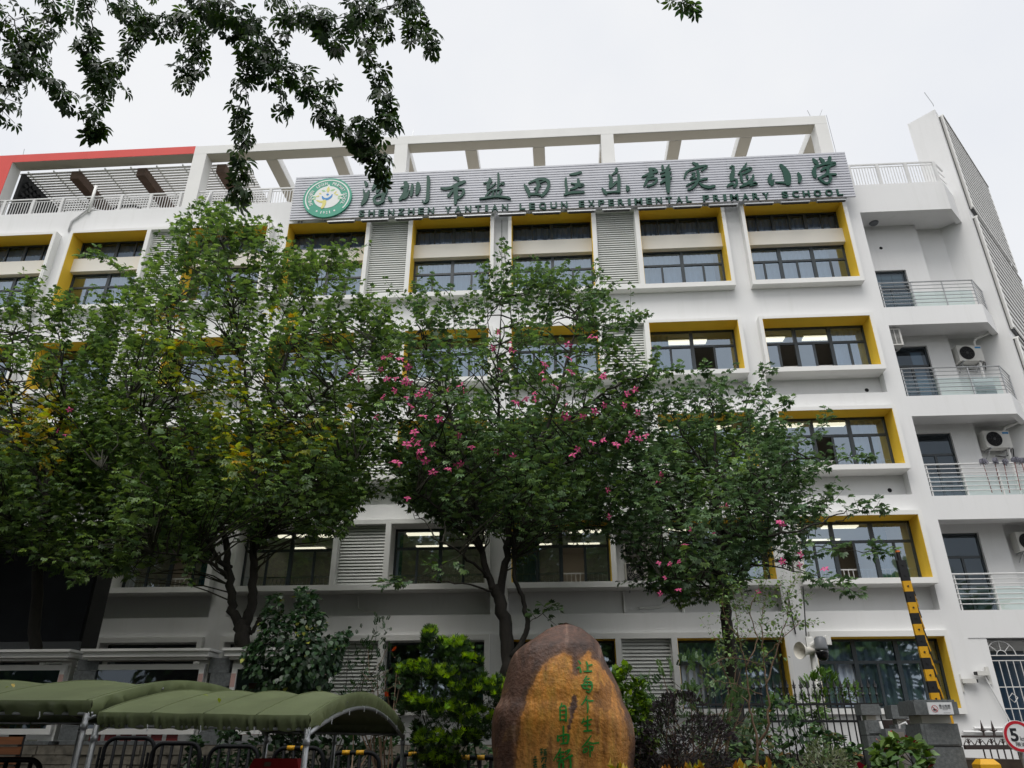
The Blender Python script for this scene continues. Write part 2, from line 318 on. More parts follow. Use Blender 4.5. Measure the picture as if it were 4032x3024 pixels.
# --- per bay, per floor: surround with sill, reveals, windows, louvres
def window(x0, x1, z0, z1, cols, upper=False, openp=(), curtain=None, guard=True):
    fr, pn = MB(), MB(); t = .06; y0, y1 = WP - .03, WP + .05
    fr.box(x0, x1, y0, y1, z1 - .07, z1); fr.box(x0, x1, y0, y1, z0, z0 + .07); fr.box(x0, x0 + .07, y0, y1, z0, z1); fr.box(x1 - .07, x1, y0, y1, z0, z1)
    wd = (x1 - x0) / cols; zt = z0 + (z1 - z0) * .66
    def pane(a, b, c, d):
        e = random.uniform(-.004, .004); q = random.uniform(-.004, .004)
        pn.face([(a, WP + .01 + e, c), (b, WP + .01 - e, c), (b, WP + .01 - e + q, d), (a, WP + .01 + e + q, d)])
    for i in range(cols):
        a, b = x0 + wd * i, x0 + wd * (i + 1)
        if i: fr.box(a - .065, a + .065, y0 - .01, y1 + .01, z0 + .07, z1 - .07)
        if upper:
            m = (a + b) / 2; fr.box(m - .03, m + .03, y0, y1, z0 + .07, z1 - .07)
            pane(a + .05, m, z0 + .05, z1 - .05); pane(m, b - .05, z0 + .05, z1 - .05)
        else:
            fr.box(a + .05, b - .05, y0 + .002, y1 - .002, zt - .045, zt + .045); pane(a + .05, b - .05, zt + .03, z1 - .05)
            m = (a + b) / 2; fr.box(m - .04, m + .04, y0 + .01, y1 - .01, z0 + .07, zt - .04)
            for j, (p, q) in enumerate(((a + .05, m), (m, b - .05))):
                if (2 * i + j) not in openp: pane(p, q, z0 + .05, zt - .03)
    w_ = fr.build('window', M['alu'], bld); pn.build('pane', M['uglass' if upper else 'glass'], w_)
    if curtain:
        c0, c1, mt = curtain; cu = MB(); n = max(8, int((c1 - c0) * 14)); zz0, zz1 = z0 + .06, z1 - .05
        for i in range(n):
            a, b = c0 + (c1 - c0) * i / n, c0 + (c1 - c0) * (i + 1) / n
            ya, yb_ = 25.62 + .05 * math.sin(i * 2.1) + .02 * math.sin(i * .7), 25.62 + .05 * math.sin((i + 1) * 2.1) + .02 * math.sin((i + 1) * .7)
            cu.face([(a, ya, zz0), (b, yb_, zz0), (b, yb_, zz1), (a, ya, zz1)])
        cu.build('curtain', M[mt], w_, smooth=True)
    if guard:
        gr = MB(); gr.box(x0 + .05, x1 - .05, 25.52, 25.55, z0 + .42, z0 + .46)
        x = x0 + .15
        while x < x1 - .1: gr.box(x, x + .022, 25.525, 25.545, z0, z0 + .42); x += .15
        gr.build('guard_rail', M['rail'], w_)
for k, (o0, o1, ops, lo) in BAYS.items():
    for f, (zb, zt, zs, zf, zp) in FLO.items():
        s = MB(); ye = 25.5
        y0 = FR if f > 1 else 24.85
        s.box(o0, o1, y0, ye, zs, zb); s.box(o0, o1, y0, ye, zt, zf)
        cuts = sorted([c for op in ops for c in op] + [c for l in lo for c in l]); xs = [o0] + cuts + [o1]
        for i in range(0, len(xs), 2): s.box(xs[i], xs[i + 1], y0, ye, zb, zt)
        s.build('window_surround', M['frame_white'], bld)
        for j, (a, b) in enumerate(ops):
            cols = 3 if k == 'E' else 2; ye_ = WP - .03
            rv = MB(); e = .012
            rv.box(a, a + e, y0 + .02, ye_, zb + .003, zt - e); rv.box(b - e, b, y0 + .02, ye_, zb + .003, zt - e); rv.box(a, b, y0 + .02, ye_, zt - e, zt - .001)
            white = f <= 2 and k in 'ABC'
            rv.build('reveal', M['frame_white' if white else 'yellow'], bld)
            a2, b2 = a + e, b - e
            if f == 5:
                sp = MB(); sp.box(a2, b2, 25.14, 25.5, 18.08, 18.74); sp.build('spandrel', M['cream'], bld)
                window(a2, b2, 18.74, zt - e, cols, True, guard=False, curtain=(a2, b2, 'pane_grey'))  # added grey sheet, no blind: its tone stands in for the panes' reflection
                cu = {('A', 1): (a2 + .9, b2, 'curtain'), ('B', 0): (a2 + .5, b2 - .3, 'curtain'), ('C', 0): (a2 + .8, b2, 'curtain'), ('C', 1): (a2, b2, 'curtain'), ('D', 0): (a2, b2, 'curtain'), ('D', 1): (a2, b2 - .35, 'curtain'), ('E', 0): (a2, b2 - .55, 'curtain')}.get((k, j))
                window(a2, b2, zb, 18.08, cols, curtain=cu, guard=True)
            else:
                op = {('E', 4): (1, 3), ('D', 4, 1): (2,), ('E', 3): (2,), ('E', 2): (2,), ('D', 3, 1): (0,), ('C', 4, 1): (1,), ('D', 3, 0): (2,), ('A', 3, 1): (1, 3)}
                cu = {('E', 4): (b2 - 1.2, b2, 'curtain'), ('E', 3): (b2 - 1.25, b2 - .3, 'curtain'), ('E', 2): (b2 - 1.25, b2 - .75, 'bcurtain'), ('E', 1): (a2, b2, 'curtain'), ('D', 4, 1): (a2, a2 + .8, 'bcurtain'), ('D', 1, 1): (a2, b2, 'curtain'),
                      ('D', 3, 0): (a2, a2 + .9, 'bcurtain'), ('C', 4, 1): (a2 + .4, b2, 'curtain'), ('D', 4, 0): (a2, b2, 'curtain'), ('C', 2, 1): (a2, a2 + .25, 'bcurtain'), ('B', 3, 1): (a2, a2 + .9, 'bcurtain'), ('A', 3, 1): (a2, a2 + .3, 'bcurtain')}
                kk = (k, f) if k == 'E' else (k, f, j)
                window(a2, b2, zb, zt - e, cols, openp=op.get(kk, (random.randrange(2 * cols),) if random.random() < .45 else ()), curtain=cu.get(kk, random.choice((None, None, (a2, a2 + random.uniform(.3, 1.1), 'curtain'), (b2 - random.uniform(.3, 1.0), b2, 'bcurtain')))), guard=f > 1)
        for (a, b) in lo:
            if k == 'D' and f == 2:
                nb = MB(); nb.box(a, b, 25.42, 25.5, zb, zt); nb.build('niche_back', M['white'], bld); continue
            l = MB(); n = int((zt - zb) / .105); y = 24.86 if f > 1 else 25.0
            l.box(a + .02, b - .02, y + .16, y + .2, zb, zt, 1)
            for i in range(n):
                z = zb + (zt - zb) * (i + .5) / n
                l.face([(a, y + .045, z + .060), (a, y, z - .03), (b, y, z - .03), (b, y + .045, z + .060)]); l.face([(a, y, z - .03), (a, y + .04, z - .034), (b, y + .04, z - .034), (b, y, z - .03)])
            for x in (a, b - .04): l.box(x, x + .04, y - .02, y + .14, zb, zt)
            l.build('louver_panel', [M['louver'], M['alu']], bld)
# --- roof: pergola frame, red end bay, shade roof, railings
rb = MB()
rb.box(-16.2, 12.03, W, 25.6, 24.22, 24.68)
for x in (-13.06, -9.99, -3.84, -.77, 5.33, 8.42): rb.box(x, x + .55, 25.6, 33, 24.22, 24.66)
for x in (-6.92, 2.26, 11.5): rb.box(x, x + .55, 25.6, 33, 24.22, 24.66)
rb.build('roof_beam', M['frame_white'], bld)
bs = MB(); bs.box(-16.2, 12.03, W + .04, 25.57, 24.205, 24.217)  # thin beige sheets on the undersides of the roof beams
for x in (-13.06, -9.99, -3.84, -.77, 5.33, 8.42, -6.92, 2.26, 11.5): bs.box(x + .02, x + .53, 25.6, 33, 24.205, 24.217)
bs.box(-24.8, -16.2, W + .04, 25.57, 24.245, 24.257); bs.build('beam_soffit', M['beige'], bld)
for x, x2 in ((-16.2, -15.6), (-6.92, -6.34), (2.26, 2.81), (11.5, 12.03)):
    p = MB(); p.box(x, x2, W + .003, 25.6, 20.3, 24.22); p.build('roof_post', M['frame_white'], bld)
r_ = MB(); r_.box(-30.5, -16.2, W, 25.02, 24.26, 24.70); r_.box(-25.8, -24.86, W, 25.02, 20.3, 24.26); r_.build('red_fascia', M['red'], bld)
r_ = MB(); r_.box(-30.5, -16.2, 25.02, 25.6, 24.26, 24.69); r_.box(-25.8, -24.86, 25.02, 25.6, 20.3, 24.26); r_.build('roof_beam', M['frame_white'], bld)
sh = MB()
n = 26
for i in range(n): y = 25.75 + i * .175; sh.box(-25, -14.0, y, y + .115, 24.22, 24.25)
for i in range(9): x = -24.6 + i * 1.25; sh.box(x, x + .05, 25.7, 30.2, 24.25, 24.32, 1)
sh.build('shade_roof', [M['frame_white'], M['louver']], bld)
for x in (-22.4, -19.2, -15.4): p = MB(); p.box(x, x + .42, 25.7, 30.2, 23.75, 24.2); p.build('timber_beam', M['brown'], bld)
hc = MB(); hc.box(-24.86, -24.7, 25.7, 30.2, 20.3, 24.2)
for i in range(14):
    for j in range(14): y, z = 25.9 + i * .3 + (j % 2) * .15, 20.5 + j * .26; hc.tube([(-24.7, y, z), (-24.6, y, z)], .11, 6)
hc.build('honeycomb_wall', M['dark'], bld)
bw = MB(); bw.box(-24.7, -14, 30.2, 30.4, 20.3, 24.3)
for i in range(60):
    x = -24 + i * .15
    if not (-20.3 < x < -18.6 or -17.2 < x < -16.4):
        bw.box(x, x + .06, 30.12, 30.2, 20.4, 22.6, 1)
for j in range(12): bw.box(-24, -14.6, 30.08, 30.12, 20.45 + j * .18, 20.5 + j * .18, 1)
bw.build('lattice_wall', [M['screen_case'], M['louver']], bld)
def railing(name, x0, x1, y, z0, z1, sp, posts, parent=bld, mt='rail'):
    q = MB(); q.box(x0, x1, y - .03, y + .03, z1 - .06, z1); q.box(x0, x1, y - .015, y + .015, z1 - .19, z1 - .16); q.box(x0, x1, y - .015, y + .015, z0 + .06, z0 + .09)
    x = x0 + .05
    while x < x1: q.box(x, x + .028, y - .012, y + .012, z0 + .09, z1 - .19); x += sp
    x = x0
    while x <= x1 + .01: q.box(x - .06, x + .06, y - .05, y + .05, z0, z1 - .06); x += posts
    q.build(name, M[mt], parent); return q
railing('roof_railing', -30, -11.0, 25.12, 21.2, 22.12, .125, 1.36)
railing('roof_railing', 12.5, 15.95, 25.10, 20.76, 21.93, .115, 1.15)
q = MB(); q.bar((15.95, 25.1, 21.9), (16.6, 25.7, 21.9), .06, .06); q.bar((15.95, 25.1, 21.2), (16.6, 25.7, 21.2), .03, .03); q.bar((15.95, 25.1, 21.55), (16.6, 25.7, 21.55), .03, .03); q.build('roof_railing', M['rail'], bld)
lr = MB()
for x, z, dx in ((-24.9, 24.7, -.1), (-6.3, 24.68, .05), (11.7, 24.68, -.15), (11.85, 24.68, .35), (17.0, 25.4, -.2)):
    lr.tube([(x, 25.5, z), (x, 25.5, z + .12), (x + dx, 25.5, z + .85)], .014, 4)
lr.tube([(-30, 25.3, 24.78), (12, 25.3, 24.78)], .012, 4); lr.tube([(12.08, 25.0, 24.7), (12.1, 25.0, 22)], .012, 4)
lr.build('lightning_rod', M['steel'], bld)
# --- balconies on the right flank
CH = [(BX1, W), (16.03, W), (16.95, 26.02), (16.4, 26.6), (BX1, 26.6)]
def inset(d): return [(BX1, W + d), (16.03 - d * .4, W + d), (16.78 - d * .3, 26.02 + d * .3), (16.35, 26.55), (BX1, 26.55)]
BK = 26.15
for zc, zr, top in ((19.37, 20.76, True), (14.10, 14.88, False), (10.40, 11.18, False), (6.68, 7.49, False), (2.95, 3.78, False)):
    b = MB(); 
    b.hexa([(BX1, W), (16.03, W), (15.93, 25.22), (BX1, 25.22)], zc, zr); b.hexa([(16.03, W), (16.95, 26.02), (16.8, 26.15), (15.93, 25.22)], zc, zr)
    b.hexa([(BX1, 25.22), (15.93, 25.22), (16.8, 26.15), (16.3, 26.5), (BX1, 26.5)], zc + .14, zr - .05)
    bo = b.build('balcony', M['white'], bld)
    if not top:
        r = MB(); zt = zr + 1.13; n = 7
        A, B, Cc = Vector((BX1 + .03, 25.08, 0)), Vector((15.99, 25.08, 0)), Vector((16.80, 25.97, 0))
        for i in range(n):
            z = zt - i * .155
            rr = .028 if i == 0 else .016
            r.tube([A + Vector((0, 0, z)), B + Vector((0, 0, z)), Cc + Vector((0, 0, z))], rr, 6)
        for t in (0.02, .35, .68, 1): p = A.lerp(B, t); r.tube([p + Vector((0, .02, zr)), p + Vector((0, .02, zt))], .026, 6)
        p = B.lerp(Cc, .95); r.tube([p + Vector((0, 0, zr)), p + Vector((0, 0, zt))], .024, 6)
        r.build('railing', M['steel'] if zr > 10 else M['rail'], bo)
        gl = MB(); y = 25.16; gl.face([(12.5, y, zr), (15.9, y, zr), (15.9, y, zr + .75), (12.5, y, zr + .75)]); gl.build('glass_panel', M['bglass'], bo)
bwal = MB()
DO = [(17.30, 14.95), (13.80, 11.25), (10.20, 7.55), (6.52, 3.85)]          # balcony door head / threshold
zprev = 20.4
xd0, xd1 = 12.86, 14.24
bwal.box(BX1, xd0, BK, BK + .25, 3.0, 20.4); bwal.box(xd1, 14.92, BK, BK + .25, 3.0, 20.4)
for zt, zb in DO: bwal.box(xd0, xd1, BK, BK + .25, zt, zprev); zprev = zb
bwal.box(xd0, xd1, BK, BK + .25, 3.0, zprev)
bwal.box(14.92, 15.1, BK, 26.5, 3.0, 20.4); bwal.box(15.1, 16.6, 26.5, 26.7, 3.0, 20.4)
bwal.build('balcony_wall', M['white'], bld)
for i, (zt, zb) in enumerate(DO):
    d = MB(); y = BK + .1
    for (a, b, c, e) in ((xd0, xd1, zt - .07, zt), (xd0, xd1, zt - .85, zt - .77), (xd0, xd1, zb, zb + .06)): d.box(a, b, y, y + .06, c, e)
    for x in (xd0, (xd0 + xd1) / 2 - .04, xd1 - .07): d.box(x, x + .08, y, y + .06, zb, zt if x != (xd0 + xd1) / 2 - .04 else zt - .85)
    do = d.build('balcony_door', M['alu'], bld)
    p = MB(); p.face([(xd0, y + .03, zb), (xd1, y + .03, zb), (xd1, y + .03, zt), (xd0, y + .03, zt)]); p.build('pane', M['dglass'], do)
    if i == 0:
        p = MB()
        for a in range(3):
            for c in range(3): p.box(xd0 + .05 + a * .42, xd0 + .45 + a * .42, y + .14, y + .16, zt - .85 + c * .27, zt - .6 + c * .27)
        p.build('inner_tile', M['tile'], do)
    if i == 1: p = MB(); p.box(xd1 - .5, xd1 - .1, y + .25, y + .28, zb, zt - .1); p.build('curtain', M['curtain'], do)
dk = MB(); dk.box(12.5, 15.05, 27.8, 27.9, 3, 20.3); dk.box(14.95, 15.05, 26.42, 27.8, 3, 20.3); dk.box(12.46, 15.05, 26.42, 27.9, 20.3, 20.4)
for z in (14.8, 11.1, 7.4, 3.7): dk.box(12.5, 14.94, 26.42, 27.79, z - .1, z)
dk.build('inner_wall', M['room'], bld)
vt = MB()
for x, z in ((13.5, 18.4), (15.06, 11.45)): vt.tube([(x, BK - .004, z), (x, BK + .02, z)], .07, 12)
for z in (11.42, 7.62, 3.95): vt.tube([(11.3, 25.395, z + .22), (11.3, 25.41, z + .22)], .075, 12)
vt.build('vent_hole', M['hole'], bld)
cl = MB(); cl.tube([(13.35, 25.9, 19.50), (13.35, 25.9, 19.44)], [.19, .15], 16); cl.build('soffit_lamp', M['camgrey'], bld)
# --- diagonal stair tower with louvre screen
Cn, Ln, Fn = Vector((17.12, 25.68)), Vector((16.28, 26.53)), Vector((21.85, 31.08))
tw = MB(); tw.hexa([tuple(Cn), tuple(Fn), tuple(Fn + Vector((-3.2, 3.3))), tuple(Ln + Vector((-.9, .85)))], G1, 20.6); tw.hexa([tuple(Cn), tuple(Fn), tuple(Fn + (Ln - Cn)), tuple(Ln)], 20.6, 25.4)
tw.build('tower', M['white'], bld)
du = (Fn - Cn).normalized(); nr = Vector((du.y, -du.x)); Lg = (Fn - Cn).length
for z0, z1 in ((20.05, 25.15), (14.3, 19.55), (8.6, 13.85), (2.9, 8.1)):
    l = MB(); a0, a1 = .36, Lg - .1
    def P3(s, o, z): q = Cn + du * s + nr * o; return (q.x, q.y, z)
    l.face([P3(a0, .01, z0), P3(a1, .01, z0), P3(a1, .01, z1), P3(a0, .01, z1)], 1)
    n = int((z1 - z0) / .33)
    for i in range(n):
        z = z0 + (z1 - z0) * (i + .5) / n; l.bar(P3(a0, .14, z), P3(a1, .14, z), .04, .17)
    for s in (a0, a1): l.bar(P3(s, .1, z0), P3(s, .1, z1), .06, .16)
    l.bar(P3(a0 - .03, .1, z1 + .03), P3(a1, .1, z1 + .03), .2, .06)
    l.build('louver_screen', [M['frame_white'], M['screen_case']], bld)
# --- ground storey under the balconies: grilled window
gw = MB(); gw.box(BX1, 13.0, W + .02, 25.4, G1, 2.95); gw.box(13.0, 17.2, W + .9, 26.1, G1, 2.95); gw.box(12.2, BX1, W + .004, 25.6, 2.98, 3.02); gw.build('ground_wall', M['white'], bld)
wd = MB(); wd.box(13.05, 16.6, 25.86, 25.89, .35, 2.65); wo = wd.build('window', M['alu'], bld)
p = MB(); p.face([(13.12, 25.84, .42), (16.5, 25.84, .42), (16.5, 25.84, 2.58), (13.12, 25.84, 2.58)]); p.build('pane', mat('blue_tinted_glass', (.01, .035, .07), .12), wo)
gr = MB(); y = 25.15
x = 13.05
while x < 17: gr.tube([(x, y, .35), (x, y, 2.3)], .014, 4); x += .21
for z in (.35, .95, 1.55, 2.3, 2.45): gr.tube([(13.0, y, z), (17, y, z)], .018, 4)
for cx_ in (13.4, 14.5, 15.6, 16.7):
    gr.tube([(cx_ + .42 * math.cos(t), y, 2.45 + .42 * math.sin(t)) for t in np.linspace(0, math.pi, 13)], .017, 4)
    gr.tube([(cx_ + .15 * math.cos(t), y, 2.45 + .15 * math.sin(t)) for t in np.linspace(0, math.pi, 9)], .014, 4)
    for t in (R(45), R(90), R(135)): gr.tube([(cx_ + .15 * math.cos(t), y, 2.45 + .15 * math.sin(t)), (cx_ + .42 * math.cos(t), y, 2.45 + .42 * math.sin(t))], .014, 4)
    gr.tube([(cx_ + .13 * math.cos(t), y, 1.25 + .13 * math.sin(t)) for t in np.linspace(0, 2 * math.pi, 5)], .014, 4)
gr.build('window_grille', M['rail'], bld)
fb = MB()
for z in (-1.0, -.65, -.3, .0): fb.box(12.7, 17.3, 25.3, 25.36, z - .14, z + .14)
fb.box(12.55, 17.3, 25.2, 25.26, .55, .6); fb.build('porch_panel', M['white'], bld)
pp = MB()
pp.tube([(11.95, 24.95, .42), (12.9, 24.95, .42), (13.1, 24.95, .2)], .035, 8); pp.tube([(11.6, 24.93, .32), (12.9, 24.93, .32)], .035, 8); pp.tube([(12.55, 24.9, 2.0), (13.15, 24.9, .1)], .022, 6)
pp.build('drain_pipe', M['white'], bld)
for i, (zz, xx) in enumerate(((13.95, 16.45), (10.25, 16.5))):
    q = MB(); q.tube([(xx + .3, 25.92, zz + .28), (xx - .35, 26.1, zz + .05), (xx - .45, 26.1, zz - .1), (xx - .45, 26.2, zz - 2.8)], .045, 8); q.build('drain_pipe', M['frame_white'], bld)
dp = MB(); dp.tube([(-2.08, 24.93, 19.7), (-2.08, 24.93, 15.9)], .01, 6); dp.build('wall_cable', M['dark'], bld); dp = MB(); dp.tube([(7.2, 24.96, 4.4), (7.25, 24.96, 3.1)], .02, 6); dp.build('wall_cable', M['dark'], bld)
dpp = MB()
for z0 in (4.5,):
    dpp.tube([(-6.9, 25.36, 4.5), (-6.85, 25.36, 4.1), (-6.6, 25.36, 3.98), (-6.2, 25.36, 3.98)], .03, 6); dpp.tube([(2.5, 25.36, 4.0), (3.1, 25.36, 4.02), (3.6, 25.36, 4.2)], .04, 6)
    dpp.tube([(2.0, 25.37, 4.55), (2.0, 25.37, 3.85)], .03, 6); dpp.tube([(3.9, 25.33, 4.55), (3.9, 25.33, 3.8)], .05, 6)
dpp.tube([(-6.9, 25.36, 8.3), (-6.8, 25.36, 7.9), (-6.4, 25.36, 7.8)], .03, 6)
dpp.build('pipe', M['frame_white'], bld)
for i, pts in enumerate(([(-21.0, 24.97, 20.1), (-21.0, 24.95, 20.6), (-20.4, 24.93, 21.25), (-19.4, 25.3, 21.3)], [(-15.0, 25.0, 21.9), (-15.15, 24.95, 20.9), (-15.05, 24.95, 20.4)])):
    h = MB(); h.tube(pts, .045, 8); tag(h.build('hose', M['hose'], org=Vector(pts[0]), smooth=True), ('pale hose looping over the roof parapet left of the second bay' , 'grey drain hose hanging down the parapet below the white roof post')[i], 'hose')
h = MB(); h.tube([(-18.9 + .8 * math.cos(t), 25.25, 21.2 + .42 * math.sin(t)) for t in np.linspace(0, math.pi, 12)], .05, 8); tag(h.build('hose', M['black'], org=Vector((-18.9, 25.25, 21.2)), smooth=True), 'black hose arched behind the roof railing under the red beam', 'hose')
h = MB(); h.tube([(-20.35, 24.93, 21.1), (-20.35, 24.93, 22.55)], .06, 8); tag(h.build('vent_pipe', M['frame_white'], org=Vector((-20.35, 24.93, 21.1)), smooth=True), 'white vent pipe standing up through the roof railing under the red beam', 'pipe')
# --- ceiling lights seen through the windows
k = 0; proto = None
spots = [(5.5, 4), (4.4, 4), (8.6, 4), (10.6, 4), (4.0, 3), (6.0, 3), (8.7, 3), (10.3, 3), (8.4, 2), (10.2, 2), (4.2, 2), (-1.0, 2), (.9, 2), (-5.2, 2), (-3.2, 2), (-10.2, 2), (-8.6, 2), (-13.0, 2), (-14.8, 2), (-1.0, 3), (.8, 3), (-9.0, 3), (-3.0, 3), (-18.5, 2), (-22.5, 3)]
for x, f in spots:
    zc = FLO[f][1] + .42
    for y in ((27.0,) if f > 2 else (27.6, 29.6)):
        if proto is None:
            proto = local('ceiling_light', 'lit cream ceiling panel seen through a classroom window', 'ceiling light', 'lit ceiling panels in the classrooms')
            q = MB(); q.box(-.62, .62, -.17, .17, -.06, -.02); q.build('diffuser', M['lamp'], proto); q = MB(); q.box(-.65, .65, -.2, .2, -.02, .05); q.build('housing', M['rail'], proto); c_ = proto
        else: c_ = copy_tree(proto)
        c_.location = (x, y, zc)
# ============================================================ ROOF SIGN
sg = empty('school_sign', (.6, 24.4, 19.7), 'long grey slatted school name sign with green lettering on the roof edge', 'sign')
q = MB(); N = 18; z0s, z1s = 19.70, 22.06; pt = (z1s - z0s) / N
for i in range(N):
    z = z0s + pt * i; q.box(-10.97, 12.17, 24.42, 24.50, z + .046, z + pt - .006)
q.build('slat_panel', M['sign_slat'], sg)
q = MB(); x = -10.6
i = 0
while x < 12.1:
    q.box(x - .03, x + .03, 24.503, 24.56, z0s, z1s - .05)
    if i % 3 == 0: q.box(x + .1, x + .16, 24.503, 24.56, z0s, z1s - .05)
    if i % 2 == 0: q.box(x - .02, x + .02, 24.56, 25.0, 20.4, 20.46)
    x += 1.12; i += 1
q.build('frame', M['camgrey'], sg)
q = MB(); x = -9.3
while x < 11: q.box(x, x + 1.15, 24.32, 24.44, 19.50, 19.55); q.box(x + .05, x + 1.1, 24.33, 24.43, 19.47, 19.499, 1); x += 1.42
q.build('lamp_strip', [M['steel'], M['screen_case']], sg)
def glyph(name, strokes, ox, oy, s, D, t, m, parent, back=0.):
    mb = MB()
    for k, st in enumerate(strokes):
        pts = []
        for (x, y, wd) in st:
            p = at(ox + x * s, oy + y * s, D); p2 = at(ox + x * s + wd * s, oy + y * s, D); pts.append((p.x, p.z, abs(p2.x - p.x)))
        stroke(mb, pts, D - k * .0035, t + k * .0035 - .001)
    return mb.build(name, m, parent)
S1 = (1400, 680, 500 / 2212); S2 = (1860, 660, 500 / 2212); S3 = (2320, 630, 500 / 2212); S4 = (2800, 600, 540 / 2212)
CH_ = [
 (S1, [[(165,155,40),(190,195,60),(180,232,30)], [(135,290,20),(155,360,45),(165,420,60)], [(232,310,30),(195,400,70),(150,490,80),(105,555,40)], [(365,155,45),(330,230,60),(288,300,30)], [(370,205,40),(480,155,45),(565,115,50),(575,160,55),(510,232,45)], [(435,190,35),(420,250,60),(372,340,50)], [(500,240,50),(520,320,70),(480,420,60),(470,500,50)], [(545,300,40),(500,360,50),(390,400,50),(325,440,50),(340,520,50),(400,535,60),(480,490,55)], [(570,425,25),(600,460,60),(615,490,25)]]),
 (S1, [[(860,160,60),(890,205,75),(880,250,80),(860,330,70),(830,400,80),(770,465,50)], [(790,265,25),(850,240,50),(910,235,40)], [(840,440,50),(890,400,50),(930,310,30)], [(990,205,40),(980,300,60),(965,400,40)], [(1085,180,55),(1090,260,85),(1065,370,50)], [(1262,70,50),(1270,130,58),(1262,300,55),(1255,440,60),(1240,490,60),(1195,522,30),(1165,485,20)]]),
 (S1, [[(1710,78,35),(1765,95,75),(1785,130,40)], [(1490,265,30),(1560,275,55),(1660,255,55),(1780,200,75),(1895,150,60)], [(1745,220,80),(1745,330,80),(1745,430,70),(1735,540,40)], [(1690,310,40),(1620,400,60)], [(1790,290,30),(1870,290,50),(1880,350,45),(1830,410,45),(1770,450,40)]]),
 (S2, [[(295,175,20),(310,220,65),(280,280,60),(265,340,45),(265,385,30)], [(200,265,25),(260,255,40),(330,235,40)], [(270,370,30),(340,325,35),(405,265,20)], [(450,100,35),(455,200,40),(445,345,35)], [(465,305,30),(510,270,35),(550,260,30),(530,295,25)], [(320,400,25),(270,450,35),(230,505,30)], [(330,405,25),(430,380,30),(505,385,35),(480,440,40),(455,490,35)], [(370,420,22),(340,500,30)], [(420,410,22),(420,490,30)], [(130,548,25),(250,525,40),(400,505,40),(560,515,45),(655,540,35)]]),
 (S2, [[(905,290,25),(940,350,60),(980,430,60),(990,500,35)], [(985,265,30),(1100,215,50),(1220,195,55),(1310,225,65),(1330,300,48),(1290,400,60),(1210,490,50)], [(1000,462,40),(1120,458,45),(1210,475,40)], [(1080,365,25),(1130,340,40),(1190,315,20)], [(1120,225,50),(1150,290,60),(1130,380,50),(1105,440,40)], [(1180,260,22),(1260,228,22)]]),
 (S2, [[(1700,115,30),(1780,105,60),(1890,78,45)], [(1630,180,30),(1625,260,45),(1640,350,45),(1640,430,50)], [(1605,470,35),(1720,432,50),(1850,428,45),(1940,422,40)], [(1840,200,40),(1850,270,60),(1800,340,60),(1710,375,30)], [(1725,270,25),(1830,290,50),(1930,300,50),(1860,330,30)]]),
 (S3, [[(475,145,50),(470,200,50),(395,255,20)], [(350,260,30),(385,330,60),(370,410,60),(365,480,40)], [(370,470,50),(430,420,50),(480,370,40)], [(510,255,40),(520,350,55),(515,460,60),(520,560,40)], [(225,490,20),(270,550,60),(295,590,40)], [(300,565,40),(410,555,35),(520,545,60)], [(650,445,20),(675,490,68),(665,535,35)]]),
 (S3, [[(1050,140,40),(1130,155,55),(1170,190,50),(1090,225,50)], [(1060,150,50),(1080,230,60),(1020,330,60),(955,450,25)], [(930,290,30),(1040,240,50),(1190,200,35)], [(1010,300,30),(1120,270,40)], [(1020,340,40),(1130,322,45),(1180,335,42),(1130,410,40),(1020,450,40)], [(1275,95,35),(1285,160,50)], [(1395,75,15),(1360,150,50),(1340,190,50)], [(1245,230,25),(1330,190,50),(1410,150,30)], [(1260,290,30),(1350,250,60),(1420,220,40)], [(1245,405,30),(1330,350,60),(1430,310,30)], [(1350,170,60),(1370,300,90),(1370,430,80),(1380,570,45)]]),
 (S3, [[(1810,45,40),(1870,75,70),(1900,110,40)], [(1760,165,30),(1690,220,40),(1660,310,30)], [(1770,170,40),(1860,135,50),(2000,100,50),(2045,110,45),(1960,180,30)], [(1800,230,40),(1840,235,40),(1800,300,50),(1770,325,40),(1860,310,30)], [(1700,445,30),(1800,390,30),(1930,350,40),(2050,320,40)], [(1890,190,50),(1905,290,50),(1870,400,50),(1800,480,45),(1730,515,40)], [(1920,400,30),(1990,450,60),(2080,475,60),(2180,455,50)]]),
 (S4, [[(305,240,20),(350,220,50),(355,290,50),(340,370,80),(330,440,50)], [(320,450,30),(400,430,40),(415,500,35),(375,555,40)], [(265,545,30),(330,505,60),(370,520,40)], [(575,165,10),(540,230,40),(435,350,15)], [(490,290,30),(570,260,30),(640,255,55),(600,300,50),(500,350,30)], [(480,340,40),(490,430,40),(510,480,30)], [(575,375,30),(590,420,35)], [(680,365,25),(665,430,50),(560,520,50),(465,555,20)], [(530,510,40),(640,500,60),(730,500,50),(630,540,20)]]),
 (S4, [[(970,350,45),(945,430,65),(980,500,75),(980,525,30)], [(1020,435,20),(990,480,40)], [(1125,200,50),(1190,280,95),(1230,380,115),(1240,500,90)], [(1270,500,40),(1150,485,40),(1050,480,25)], [(1405,330,30),(1435,400,62),(1425,480,40)]]),
 (S4, [[(1645,95,25),(1690,150,75),(1720,190,40)], [(1755,85,30),(1800,130,65),(1810,170,40)], [(1915,75,50),(1910,130,52),(1850,170,40)], [(1690,220,50),(1660,300,65),(1680,390,60)], [(1700,230,40),(1820,190,42),(1970,170,62),(1990,190,40),(1890,225,35)], [(1920,235,30),(1840,250,52),(1780,290,35)], [(1880,250,45),(1880,330,52),(1820,380,50),(1735,415,30)], [(1740,410,40),(1800,470,42),(1880,500,40),(1930,420,48),(1900,360,40)], [(1840,365,40),(1930,355,42),(2010,355,40)]]),
]
